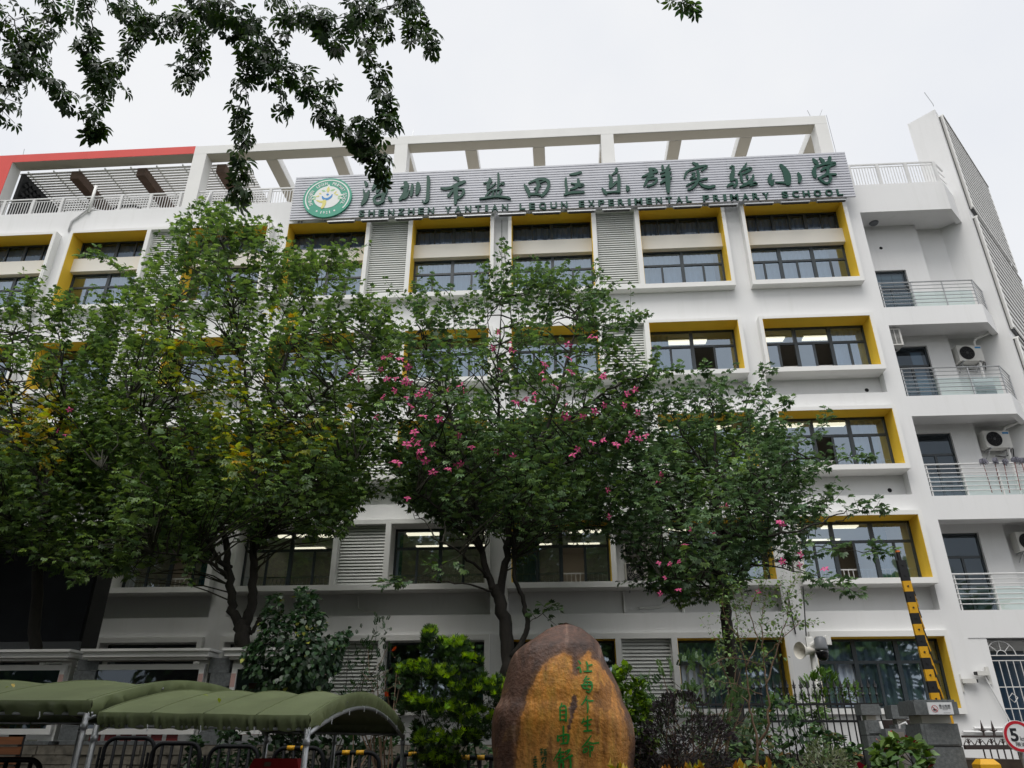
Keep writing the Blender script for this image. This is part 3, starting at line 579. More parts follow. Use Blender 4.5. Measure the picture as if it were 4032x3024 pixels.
for (ox, oy, s), st in CH_: glyph('chinese_character', st, ox, oy, s, 24.36, .08, M['dkgreen'], sg)
for body, x0, x1, z in (('SHENZHEN', -8.02, -4.86, 19.75), ('YANTIAN', -4.40, -1.78, 19.75), ('LEQUN', -1.31, .66, 19.75), ('EXPERIMENTAL', 1.12, 5.68, 19.76), ('PRIMARY', 6.14, 8.78, 19.77), ('SCHOOL', 9.28, 11.67, 19.79)):
    # each letter set on its own with wide spacing
    n = len(body); wt = {'I': .45, 'M': 1.25, 'L': .85, 'E': .92, 'S': .95, 'Q': 1.1, 'O': 1.1}
    ws = [wt.get(c, 1) for c in body]; gap = .62; tot = sum(ws) + gap * (n - 1); u = (x1 - x0) / tot; x = x0
    for c, wc in zip(body, ws):
        mb = MB(); text_mb(mb, c, x, z, .315, 24.36, .08, width=wc * u, bold=.022); mb.build('letter', M['dkgreen'], sg); x += (wc + gap) * u
# crest
ex, ez, er = -9.44, 20.80, 1.04
em = MB(); em.disc((ex, 24.34, ez), er, .10, n=48, m=0); eo = em.build('crest', M['emb_green'], sg)
def arc(mb, r0, r1, a0, a1, y, m, n=40):
    for i in range(n):
        t0, t1 = a0 + (a1 - a0) * i / n, a0 + (a1 - a0) * (i + 1) / n
        mb.face([(ex + r0 * math.cos(t0), y, ez + r0 * math.sin(t0)), (ex + r0 * math.cos(t1), y, ez + r0 * math.sin(t1)), (ex + r1 * math.cos(t1), y, ez + r1 * math.sin(t1)), (ex + r1 * math.cos(t0), y, ez + r1 * math.sin(t0))][::-1], m)
cr = MB(); arc(cr, .90, .955, R(-40), R(220), 24.335, 0); cr.disc((ex, 24.332, ez + .02), .585, .01, n=40, m=0)
for a in (R(-118), R(-62)): cr.disc((ex + .80 * math.cos(a), 24.334, ez + .80 * math.sin(a)), .042, .006, n=12)
for a in (90, 172, 187, -8, 7): 
    a = R(a); u = Vector((math.cos(a), math.sin(a))); v = Vector((-u.y, u.x))
    cr.slab([tuple(u * .5 + v * .11), tuple(u * .70), tuple(u * .5 - v * .11)], (ex, 24.333, ez + .02), .006)
cr.build('crest_ring', M['emb_white'], eo)
tx = MB()
body = 'SHENZHEN  LEQUN  PRIMARY SCHOOL'; n = len(body)
for i, c in enumerate(body):
    if c == ' ': continue
    a = R(208 - (236) * i / (n - 1)); text_mb(tx, c, ex + .68 * math.cos(a), ez + .68 * math.sin(a), .155, 24.332, .004, width=.05 if c == 'I' else .095, ang=a - R(90), centre=True, bold=.012)
for i, c in enumerate('1921'): a = R(-103 + 26 * i / 3); text_mb(tx, c, ex + .88 * math.cos(a), ez + .87 * math.sin(a), .14, 24.332, .004, width=.035 if c == '1' else .075, ang=a + R(90), centre=True, bold=.01)
tx.build('crest_lettering', M['emb_white'], eo)
def leafm(mb, cx, cz, l, wd, ang, m):
    u = Vector((math.cos(R(ang)), math.sin(R(ang)))); v = Vector((-u.y, u.x))
    mb.slab([tuple(u * l * t + v * wd * s) for t, s in ((-1, 0), (-.4, -.9), (.3, -.8), (1, 0), (.3, .8), (-.4, .9))], (ex + cx, 24.326, ez + cz), .005, m=m)
cm = MB()
leafm(cm, .0, .42, .17, .075, 90, 1); leafm(cm, -.20, .36, .10, .05, 160, 2); leafm(cm, .20, .38, .11, .05, 25, 2); leafm(cm, -.33, .22, .07, .04, 150, 1); leafm(cm, .32, .24, .10, .04, 60, 1)
leafm(cm, -.42, .08, .08, .04, 190, 1); leafm(cm, .40, .12, .08, .04, -10, 1); leafm(cm, -.55, .05, .09, .045, 150, 2); leafm(cm, -.56, -.07, .08, .04, 195, 2); leafm(cm, .53, .02, .09, .045, 30, 2); leafm(cm, .53, -.10, .08, .04, -10, 2)
stroke(cm, [(ex - .22, ez + .06, .05), (ex - .14, ez - .07, .11), (ex + .02, ez - .09, .12), (ex + .16, ez + .02, .09), (ex + .20, ez + .14, .04)], 24.325, .006, 0); cm.disc((ex, 24.325, ez + .15), .055, .005, n=16, m=0)
stroke(cm, [(ex - .44, ez - .14, .05), (ex - .26, ez - .22, .10), (ex - .08, ez - .22, .13)], 24.324, .007, 1); stroke(cm, [(ex - .10, ez - .20, .17), (ex - .10, ez - .38, .14), (ex - .16, ez - .54, .12)], 24.321, .01, 1)
cm.build('crest_emblem', [M['emb_blue'], M['emb_yel'], M['emb_lgreen']], eo)
# ============================================================ AIR CONDITIONERS, MOPS, BALCONY ITEMS
def make_ac(label, old=False):
    a = local('air_conditioner', label, 'air conditioner'); cs = M['ac_old' if old else 'ac']
    q = MB(); q.box(-.47, .47, -.17, .17, -.32, .32); q.box(-.44, .44, -.172, -.17, -.29, .29) ; q.build('casing', cs, a)
    q = MB(); q.tube([(-.13, -.172, 0), (-.13, -.19, 0)], .275, 32); 
    if old: q = MB(); q.box(-.42, .13, -.19, -.171, -.28, .28)
    q.build('fan_opening', M['black'], a)
    q = MB()
    for r in (.05, .11, .17, .23, .27): q.tube([(-.13 + r * math.cos(t), -.20, r * math.sin(t)) for t in np.linspace(0, 2 * math.pi, 25)], .005, 4)
    for i in range(8): t = i * math.pi / 4; q.tube([(-.13 + .05 * math.cos(t), -.2, .05 * math.sin(t)), (-.13 + .27 * math.cos(t), -.2, .27 * math.sin(t))], .005, 4)
    q.disc((-.13, -.205, 0), .05, .01, n=12); q.build('fan_grille', M['screen_case'] if not old else M['ac_old'], a)
    q = MB()
    for x in (-.33, .33): q.bar((x, -.2, -.34), (x, .25, -.34), .04, .04); q.bar((x, -.12, -.34), (x, .25, -.62), .03, .03)
    q.build('bracket', M['steel'], a)
    if not old: q = MB(); q.box(.22, .44, -.176, -.173, .20, .27); q.build('brand_label', M['bluet'], a)
    q = MB(); q.tube([(.47, .05, -.1), (.56, .05, -.22), (.52, .15, -.45), (.3, .2, -.55), (.0, .22, -.5)], .02, 6); q.tube([(.47, .05, -.15), (.6, .05, -.3), (.6, .15, -.6)], .02, 6); q.build('hose', M['screen_case'], a, smooth=True)
    return a
ac = make_ac('white air conditioner with black fan on the upper balcony wall of the fourth floor'); ac.location = (15.68, 26.18, 13.35); ac.rotation_euler[2] = R(4)
copy_tree(ac, (15.72, 26.18, 9.85), R(4), 'white air conditioner above the grey mops on the balcony rail')
copy_tree(ac, (15.80, 26.18, 6.15), R(4), 'white air conditioner lowest on the balcony walls, cut by the right photo edge')
ao = make_ac('old beige air conditioner in the wall niche, lower of the two', True); ao.location = (2.55, 25.2, 5.1)
copy_tree(ao, (2.55, 25.2, 5.98), 0, 'old beige air conditioner in the wall niche, upper of the two, behind leaves')
q = local('air_conditioner', 'white box unit with slotted side on the facade edge beside the fourth-floor balcony', 'air conditioner')
b = MB(); b.box(-.25, .18, -.16, .3, -.36, .36); b.build('casing', M['ac'], q); b = MB()
for i in range(12):
    for j in range(2): b.box(-.22 + j * .18, -.07 + j * .18, -.165, -.16, -.3 + i * .05, -.272 + i * .05)
b.build('slot_grille', M['black'], q); b = MB(); b.bar((-.2, -.1, -.38), (.1, .3, -.38), .04, .04); b.bar((.1, .25, -.4), (-.2, -.05, -.62), .03, .03); b.build('bracket', M['steel'], q)
q.location = (12.74, 25.35, 13.72)
pm = None
for i, (x, dz) in enumerate(((14.45, 0), (14.85, .02), (15.15, -.03), (15.5, .03), (15.7, 0), (15.9, .01))):
    if pm is None:
        pm = local('mop', 'grey string mop hung head-up over the third-floor balcony rail', 'mop', 'grey mops hung on the balcony rail')
        b = MB()
        for k in range(70):
            a, r = rng.uniform(0, 6.28), rng.uniform(.02, .13); p = Vector((r * math.cos(a), r * math.sin(a) * .6, .06 + rng.uniform(-.02, .05)))
            b.tube([p * .3 + Vector((0, 0, .09)), p, p + Vector((rng.uniform(-.03, .03), rng.uniform(-.03, .0), -rng.uniform(.06, .16)))], .012, 4)
        b.build('mop_head', M['moss'], pm); b = MB(); b.tube([(0, .03, .05), (.06, .1, -1.05)], .012, 5); b.build('handle', M['rust'], pm); c_ = pm
    else: c_ = copy_tree(pm)
    c_.location = (x, 25.05, 8.66 + dz); c_.rotation_euler[2] = i * .7
b = MB(); b.box(15.1, 15.8, 25.35, 25.40, 11.3, 11.95); b.box(15.4, 15.8, 25.34, 25.35, 11.25, 11.5); tag(b.build('white_board', M['swhite'], org=Vector((15.4, 25.3, 11.25))), 'white board leaning behind the fourth-floor balcony rail', 'board')
# ============================================================ FOLIAGE TOOLS
from mathutils import noise as mnoise
def leaflet(L, wd, ang, base=.1, droop=.18, fold=.12, six=False):
    d = np.array((math.sin(ang), math.cos(ang))); s = np.array((d[1], -d[0]))
    def P(t, o, z): q = d * (base + (L - base) * t) + s * o; return (q[0], q[1], z)
    if six:
        return [P(0, 0, 0), P(.35, wd * .9, fold * wd), P(.65, wd, -droop * .3 * L + fold * wd), P(1, 0, -droop * L), P(.65, -wd, -droop * .3 * L + fold * wd), P(.35, -wd * .9, fold * wd)]
    return [P(0, 0, 0), P(.55, wd, fold * wd - droop * .25 * L), P(1, 0, -droop * L), P(.55, -wd, fold * wd - droop * .25 * L)]
def T_palm(six=False, k=5, spread=62):
    out = []
    for i in range(k):
        a = R(-spread + 2 * spread * i / (k - 1)); L = 1 - .28 * abs(a) / R(spread)
        out.append(leaflet(L, .13 if six else .19, a, .16 if six else .06, .22, .5, six))
    return np.array(out)
T_leaf = np.array([leaflet(1, .33, 0, 0, .25, .35, True)])
T_narrow = np.array([leaflet(1, .16, 0, 0, .2, .3)])
def T_tuft(k=11):
    out = []
    for i in range(k):
        a = 2 * math.pi * i / k * 1.0; t = .35 + .5 * ((i * 7) % k) / k
        d = np.array((math.sin(a) * math.sin(t), math.cos(t), math.cos(a) * math.sin(t))); s = np.cross(d, (0.3, .2, 1)); s /= np.linalg.norm(s)
        out.append([tuple(d * .02), tuple(d * .55 + s * .085), tuple(d), tuple(d * .55 - s * .085)])
    return np.array(out)
T_pinnate = np.array([leaflet(.36, .10, R(sd * 62), 0, .1, .3) + np.array((0, .18 + .12 * j, 0)) for j in range(6) for sd in (-1, 1)] + [leaflet(.36, .10, 0, 0, .1, .3) + np.array((0, .85, 0))])
PALM, PALM6, TUFT = T_palm(), T_palm(True, 5, 72), T_tuft()
def leaves(name, parent, tmpl, pos, fwd, up, size, col, mt):
    """many leaves as one mesh: each leaf a copy of the template turned to fwd/up"""
    pos, fwd, up = np.asarray(pos, float), np.asarray(fwd, float), np.asarray(up, float); n = len(pos)
    fwd = fwd / (np.linalg.norm(fwd, axis=1, keepdims=True) + 1e-9)
    sd = np.cross(fwd, up); sd /= (np.linalg.norm(sd, axis=1, keepdims=True) + 1e-9); nm = np.cross(sd, fwd)
    k, q, _ = tmpl.shape; T = tmpl.reshape(-1, 3)
    V = (T[None, :, 0, None] * sd[:, None] + T[None, :, 1, None] * fwd[:, None] + T[None, :, 2, None] * nm[:, None]) * np.asarray(size).reshape(n, 1, 1) + pos[:, None]
    V = V.reshape(-1, 3) - np.array(ORG[parent.name])
    me = bpy.data.meshes.new(name); nv = len(V); nf = n * k
    me.vertices.add(nv); me.vertices.foreach_set('co', V.ravel().astype(np.float32))
    me.loops.add(nv); me.loops.foreach_set('vertex_index', np.arange(nv, dtype=np.int32))
    me.polygons.add(nf); me.polygons.foreach_set('loop_start', np.arange(0, nv, q, dtype=np.int32)); me.polygons.foreach_set('loop_total', np.full(nf, q, np.int32))
    me.update(calc_edges=True)
    a = me.color_attributes.new('tint', 'FLOAT_COLOR', 'POINT'); cc = np.ones((n, 4), np.float32); cc[:, :3] = np.asarray(col)[:, :3]
    a.data.foreach_set('color', np.repeat(cc, k * q, axis=0).ravel()); me.materials.append(mt)
    o = bpy.data.objects.new(name, me); C.objects.link(o); o.parent = parent; ORG[o.name] = ORG[parent.name]; return o
def inpoly(x, y, P):
    c = False; n = len(P); j = n - 1
    for i in range(n):
        if (P[i][1] > y) != (P[j][1] > y) and x < (P[j][0] - P[i][0]) * (y - P[i][1]) / (P[j][1] - P[i][1] + 1e-9) + P[i][0]: c = not c
        j = i
    return c
def edgedist(x, y, P):
    m = 1e9; n = len(P)
    for i in range(n):
        a, b = np.array(P[i], float), np.array(P[(i + 1) % n], float); d = b - a
        t = np.clip(np.dot((x, y) - a, d) / (d.dot(d) + 1e-9), 0, 1); m = min(m, np.linalg.norm(a + d * t - (x, y)))
    return m
def rnd3(s=1.): return Vector(rng.normal(0, s, 3))
def ov(x, y, D): return at(x * OV, y * OV, D)
GREENS = [(.138, .235, .072), (.172, .285, .082), (.105, .185, .066), (.215, .335, .098), (.082, .150, .058)]
DGREENS = [(.095, .172, .076), (.118, .205, .086), (.076, .142, .068), (.155, .255, .104)]
YEL = [(.50, .46, .08), (.42, .46, .08), (.55, .40, .08), (.32, .40, .07)]
def pick(pal, j=.18):
    c = np.array(pal[rng.integers(len(pal))]); return np.clip(c * (1 + rng.normal(0, j)), .004, .9)
class Crown:
    def __init__(s): s.pos, s.fwd, s.up, s.size, s.col = [], [], [], [], []
    def add(s, p, f, u, z, c): s.pos.append(tuple(p)); s.fwd.append(tuple(f)); s.up.append(tuple(u)); s.size.append(z); s.col.append(c)
    def build(s, name, parent, tmpl, mt): return leaves(name, parent, tmpl, s.pos, s.fwd, s.up, s.size, s.col, mt)
def shoot(cr, mb, p0, d0, L, nl, size, pal, droop=.35, up=.25, r=.008, spread=.10, hang=.5):
    """a leafy twig: leaves alternate along it and hang a little"""
    pts = [Vector(p0)]; d = Vector(d0).normalized(); n = 5
    for i in range(n):
        d = (d + Vector((0, 0, up / n)) + rnd3(.07)).normalized(); pts.append(pts[-1] + d * (L / n))
    if mb is not None: mb.tube(pts, [r * (1 - .7 * i / n) for i in range(n + 1)], 3, caps=False)
    for j in range(nl):
        t = (j + rng.uniform(.2, .8)) / nl; t = .08 + .92 * t; k = min(int(t * n), n - 1); p = pts[k].lerp(pts[k + 1], t * n - k); ax = (pts[k + 1] - pts[k]).normalized()
        a = j * 2.4 + rng.uniform(-.5, .5); o = ax.orthogonal().normalized(); o = (o * math.cos(a) + ax.cross(o) * math.sin(a))
        f = (o + ax * .45 + Vector((0, -.25, -hang * rng.uniform(.2, 1.3))) + rnd3(.12)).normalized()
        u = (Vector((0, -.2, 1)) + o * .3 + rnd3(.25)).normalized()
        cr.add(p + f * spread * .5 + Vector((0, 0, rng.uniform(-.01, .02))), f, u, size * rng.uniform(.62, 1.25), pick(pal, .24))
    cr.add(pts[-1], (d + Vector((0, 0, -.2))), (0, 0, 1), size * .8, pick(pal)); return pts
def limb(mb, path, D, r0, r1, store=None, jit=.04, nseg=6):
    """branch through photo points (x, y, depth offset) made of many short pieces"""
    P = [ov(x, y, D + dz) for x, y, dz in path]; out = []
    for i in range(len(P) - 1):
        p0, p1, p2, p3 = [P[min(max(j, 0), len(P) - 1)] for j in (i - 1, i, i + 1, i + 2)]
        for u in np.linspace(0, 1, nseg + 1)[:-1]:
            out.append(.5 * ((2 * p1) + (p2 - p0) * u + (2 * p0 - 5 * p1 + 4 * p2 - p3) * u * u + (3 * p1 - p0 - 3 * p2 + p3) * u ** 3))
    out.append(P[-1]); out = [p + rnd3(jit * .5) if 0 < i < len(out) - 1 else p for i, p in enumerate(out)]
    n = len(out); mb.tube(out, [r0 + (r1 - r0) * (i / (n - 1)) ** .8 for i in range(n)], 8 if r0 > .06 else 5)
    if store is not None: store += out
    return out
FLOWER = np.array([leaflet(1, .24, R(72 * i + 9 * (i % 2)), .05, .32 - .5 * (i % 2), .7, True) for i in range(5)])
def flower_mesh():
    b = MB()
    for i in range(5): b.face(FLOWER[i], 0)
    for i in range(5): a = R(72 * i + 20); b.face([(0, 0, .02), (.16 * math.cos(a), .16 * math.sin(a), .12), (.2 * math.cos(a + .4), .2 * math.sin(a + .4), .1)], 1)
    me = bpy.data.meshes.new('flower'); me.from_pydata(b.v, [], b.f); me.materials.append(M['pink_petal']); me.materials.append(M['flower_heart']); me.polygons.foreach_set('material_index', b.m); me.update(); return me
M['pink_petal'] = mat('pink_petal', (.60, .035, .19), .6, noise=.3, nscale=9, dark=(.68, .12, .30)); M['flower_heart'] = mat('flower_heart', (.75, .42, .10), .6)
FM = flower_mesh()
def tree(label, D, fork, polys, n, limbs, spires, size, pal, accents=(), flowers=(), thick=2.3, group='pink-flowering street trees before the school', gap=.0, hang=.5, link=.6, nl=9, back=620):
    """polys: outline of the crown; limbs: hand-laid trunk and branches; spires: single shoots that leave the outline"""
    b0 = limbs[0][0][0]; base = ov(b0[0], b0[1], D); base.z = -.3
    t = empty('silk_floss_tree', base, label, 'tree', group)
    tb, tw = MB(), MB(); st = []
    for i, (path, r0, r1) in enumerate(limbs):
        o = limb(tb, path, D, r0, r1, st if i else None)
        if i == 0: tb.tube([Vector((o[0].x + .02, o[0].y, -.4)), o[0]], [r0 * 1.25, r0], 8); st += o[-4:]
    cr = Crown(); fk = ov(fork[0], fork[1], D); sa = np.array([tuple(p) for p in st])
    made = 0; tries = 0
    xs = [p[0] for p in polys]; ys = [p[1] for p in polys]; sd = rng.uniform(0, 100)
    while made < n and tries < n * 30:
        tries += 1; x, y = rng.uniform(min(xs), max(xs)), rng.uniform(min(ys), max(ys))
        if not inpoly(x, y, polys): continue
        e = edgedist(x, y, polys); th = thick * min(1, .25 + e / 130)
        dd = rng.uniform(-1, 1.7) * th
        nz = mnoise.noise(Vector((x / 58 + sd, y / 38, dd * .55)))
        if nz < gap - .10 + rng.uniform(-.12, .12) + (.10 if y < 860 else 0) - max(0, min(.30, (y - 930) / 500)): continue
        p = ov(x, y, D + dd); out = (p - fk); out.z *= .6; d = (out.normalized() * .8 + Vector((0, 0, .5)) + rnd3(.35)).normalized()
        L = rng.uniform(.45, .95); 
        pl = pal
        for (ax, ay, ar, ap, pr) in accents:
            if (x - ax) ** 2 + (y - ay) ** 2 < ar * ar and rng.uniform() < pr: pl = ap
        p0 = p - d * L * .55; shoot(cr, tw, p0, d, L, nl, size, pl, hang=hang); made += 1
        if rng.uniform() < link:
            dist = np.linalg.norm(sa - np.array(p0), axis=1) + np.maximum(0, sa[:, 2] - p0.z + .3) * 1.5; j = int(np.argmin(dist)); q = Vector(sa[j])
            if (q - p0).length < 2.6:
                m = q.lerp(p0, .5) + Vector((0, 0, .12)) + rnd3(.06); tw.tube([q, q.lerp(m, .55) + rnd3(.03), m, m.lerp(p0, .6) + rnd3(.03), p0], [.022, .018, .014, .011, .008], 4, caps=False)
    made = 0; tries = 0                                             # far side of the crown: leaf volume added to shade the lower wall
    while made < back and tries < back * 30:
        tries += 1; x, y = rng.uniform(min(xs), max(xs)), rng.uniform(930, 1130)
        if not inpoly(x, y, polys) or edgedist(x, y, polys) < 14: continue
        p = ov(x, y, D + rng.uniform(1.5, 24.2 - D)); shoot(cr, tw, p, rnd3(1) + Vector((0, 0, .6)), .8, 7, size * 1.5, pal, hang=hang); made += 1
    nb = len(polys); made = 0; tries = 0                             # feathery rim: long upright shoots all along the outline
    while made < n // 4 and tries < n * 5:
        tries += 1; i = rng.integers(nb); a, b = np.array(polys[i], float), np.array(polys[(i + 1) % nb], float); q_ = a + (b - a) * rng.uniform(0, 1); nn_ = np.array((b[1] - a[1], -(b[0] - a[0]))); nn_ /= np.linalg.norm(nn_) + 1e-9
        if inpoly(*(q_ + nn_ * 4), polys): nn_ = -nn_
        if nn_[1] > .55 and rng.uniform() < .6: continue
        d = Vector((nn_[0] * .8, rng.normal(0, .35), -nn_[1] * .6 + .55)).normalized(); p = ov(q_[0] - nn_[0] * 14, q_[1] - nn_[1] * 14, D + rng.uniform(-.6, .6) * thick * .6)
        L = rng.uniform(.5, 1.15); shoot(cr, tw, p, d, L, int(5 + L * 6), size * .88, pal, hang=hang, up=.35, spread=.07); made += 1
    for path, r0, nn in spires:                                    # long shoots against the wall
        q = MB(); o = limb(tw, [(a, b, c) for a, b, c in path], D, r0, .005)
        for i in range(nn):
            f_ = (i + rng.uniform(0, 1)) / nn; k = min(int((.15 + .85 * f_) * (len(o) - 1)), len(o) - 2); p = o[k].lerp(o[k + 1], rng.uniform(0, 1)); ax = (o[k + 1] - o[k]).normalized()
            d = (ax * .6 + rnd3(.55)).normalized(); shoot(cr, tw, p, d, rng.uniform(.15, .5) * (1.15 - .6 * f_), 5, size * .95, pal, hang=hang)
    tb.build('trunk', M['bark'], t, smooth=True); tw.build('twigs', M['twig'], t); cr.build('crown', t, PALM, M['leaf'])
    for (x, y, s) in flowers:
        p = ov(x, y, D - rng.uniform(.75, 1.0) * thick * .9); o = bpy.data.objects.new('flower', FM); C.objects.link(o); o.parent = t; o.location = p - ORG[t.name]
        o.rotation_euler = (R(rng.uniform(30, 120)), rng.uniform(-.6, .6), rng.uniform(-.9, .9)); o.scale = (s * rng.uniform(.6, 1.3), s * rng.uniform(.8, 1.1), s); ORG[o.name] = ORG[t.name]
    return t
# ============================================================ THE FOUR STREET TREES
A1 = [(45, 890, 80, YEL, .45), (110, 950, 70, YEL, .45), (150, 880, 60, YEL, .15)]
tree('silk floss tree at the left photo edge with yellowing leaves', 16.0, (90, 1060), [(-220, 700), (0, 690), (60, 650), (130, 690), (210, 720), (190, 790), (215, 840), (190, 900), (235, 960), (205, 1010), (170, 1090), (110, 1160), (30, 1195), (-100, 1190), (-240, 1100)], 760,
     [([(70, 1460, 0), (82, 1250, 0), (100, 1090, 0), (110, 980, 0)], .13, .09), ([(102, 1080, 0), (60, 980, .2), (20, 850, .3), (30, 720, .2)], .06, .015), ([(110, 980, 0), (140, 860, -.3), (130, 740, -.2)], .06, .012), ([(95, 1120, 0), (160, 1040, -.6), (200, 980, -.9)], .045, .01), ([(85, 1180, 0), (20, 1120, -.8), (-60, 1080, -1)], .045, .01)],
     [([(60, 740, 0), (70, 640, 0), (62, 612, 0)], .014, 9), ([(120, 780, 0), (145, 700, 0), (160, 640, 0)], .014, 9), ([(180, 760, 0), (215, 700, 0), (232, 672, 0)], .014, 9), ([(0, 720, 0), (10, 660, 0)], .012, 6)], .145, GREENS, A1, [(125, 930, .09), (140, 940, .08), (150, 885, .08)], thick=2.6)
A2 = [(420, 800, 90, YEL[1:2] + GREENS[3:4], .55), (520, 960, 100, YEL[1:2] + GREENS[3:4], .4), (270, 840, 80, GREENS[3:4], .6), (640, 960, 60, YEL, .2), (690, 920, 50, YEL, .15), (470, 820, 200, YEL, .06)]
tree('tall silk floss tree with a forked trunk behind the left canvas shelter', 15.5, (520, 1250),
     [(300, 610), (345, 560), (390, 580), (400, 500), (450, 470), (490, 480), (520, 530), (590, 560), (610, 600), (640, 590), (700, 560), (735, 580), (720, 640), (770, 680), (800, 690), (835, 735), (820, 800), (835, 860), (790, 900), (790, 960), (800, 1000), (760, 1040), (790, 1080), (730, 1110), (740, 1160), (640, 1130), (560, 1160), (480, 1130), (430, 1150), (440, 1200), (330, 1190), (290, 1230), (170, 1230), (80, 1215), (60, 1180), (150, 1150), (210, 1090), (130, 1060), (200, 1000), (150, 950), (230, 900), (190, 820), (230, 770), (230, 690)], 1550,
     [([(520, 1455, 0), (522, 1400, 0), (524, 1350, 0)], .17, .155), ([(524, 1360, 0), (504, 1320, 0), (495, 1240, 0), (485, 1150, .1), (440, 1050, .3), (400, 930, .5), (370, 780, .6), (360, 660, .6)], .115, .016), ([(526, 1350, 0), (545, 1290, 0), (546, 1200, 0), (552, 1080, 0), (575, 950, .1), (610, 800, .2), (650, 680, .3), (690, 590, .3)], .12, .014),
      ([(552, 1080, 0), (540, 900, .2), (510, 700, .2), (485, 540, .2)], .065, .014), ([(495, 1240, 0), (420, 1130, -.7), (300, 1040, -1.2), (220, 1010, -1.3)], .06, .012), ([(485, 1150, 0), (400, 1080, -.9), (330, 960, -1.3), (280, 860, -1.2)], .055, .012), ([(546, 1200, 0), (620, 1080, -.6), (700, 1010, -1), (770, 990, -1)], .055, .012), ([(575, 950, 0), (660, 880, -.5), (760, 800, -.6), (810, 730, -.5)], .05, .012), ([(495, 1250, 0), (440, 1210, -.9), (330, 1190, -1.4)], .045, .012), ([(500, 1225, 0), (380, 1180, .6), (250, 1170, 1)], .04, .012), ([(540, 1370, 0), (560, 1340, -.1), (562, 1332, -.12)], .05, .03)],
     [([(500, 560, 0), (492, 500, 0), (478, 450, 0)], .015, 13), ([(430, 600, 0), (405, 540, 0), (390, 490, 0)], .014, 10), ([(320, 640, 0), (250, 575, 0), (180, 545, 0)], .015, 14), ([(540, 600, 0), (535, 520, 0), (520, 480, 0)], .013, 9), ([(690, 620, 0), (715, 570, 0), (718, 545, 0)], .013, 8), ([(600, 640, 0), (590, 570, 0), (570, 530, 0)], .013, 8), ([(780, 740, 0), (820, 690, 0), (830, 670, 0)], .013, 8), ([(460, 1150, -1), (420, 1190, -1.3), (400, 1240, -1.4)], .013, 8), ([(250, 1220, -1), (160, 1260, -1.3)], .013, 7)], .148, GREENS, A2, thick=3.2, gap=-.06)
FL = [(990,185),(940,200),(1060,210),(1120,270),(920,285),(1100,350),(965,355),(1035,350),(1120,380),(1090,375),(1225,435),(1195,470),(1275,475),(1105,490),(1020,440),(1135,550),(940,485),(1495,400),(1405,435),(1225,625),(1345,645),(1735,130),(1855,90),(1880,150),(1865,140),(1790,290),(1775,15),(1900,525),(1970,500),(1530,435),(1150,800),(1190,820),(1110,830),(1210,880),(1195,915),(1245,950),(1040,960),(1005,955),(1300,1030),(1410,1010),(1465,985),(1500,970),(1485,765),(1580,850),(1755,880),(1880,915),(1295,830),(1165,740),(770,350),(710,305),(895,630),(1115,1220)]
FL2 = [(440,105),(440,205),(265,250),(245,310),(260,355),(455,305),(340,410),(695,330),(690,340),(190,460),(60,525),(130,500),(865,460),(900,440),(925,430),(425,540),(700,545),(545,620),(430,630),(845,545),(630,590),(600,45),(635,55),(690,800),(610,815),(785,830),(895,750),(950,790),(1005,765),(470,905),(505,865),(940,600),(205,500),(400,620)]
FL3 = [(725,1160),(735,1355),(1115,1050),(1090,1090),(1555,1285),(1590,1275),(1335,1450),(1490,1480),(1285,1560),(1970,1390),(1995,1410),(865,800)]
k_ = 1100 / 2028 / OV
fl_mid = [((1000 / OV) + a * k_, (1300 / OV) + b * k_, .10) for a, b in FL] + [((2000 / OV) + a * k_, (1300 / OV) + b * k_, .10) for a, b in FL2]
fl_right = [((2000 / OV) + a * k_, (1300 / OV) + b * k_, .08) for a, b in FL3] + [((1900 + a * .5123) / OV, (2174 + b * .5123) / OV, .07) for a, b in ((1355, 85), (1440, 90), (1510, 75), (1365, 320), (1505, 290), (1400, 200), (2120, 305))] + [((2932 + a * .5123) / OV, (1800 + b * .5123) / OV, .085) for a, b in ((425, 830), (615, 860), (430, 750), (265, 500), (290, 800))]
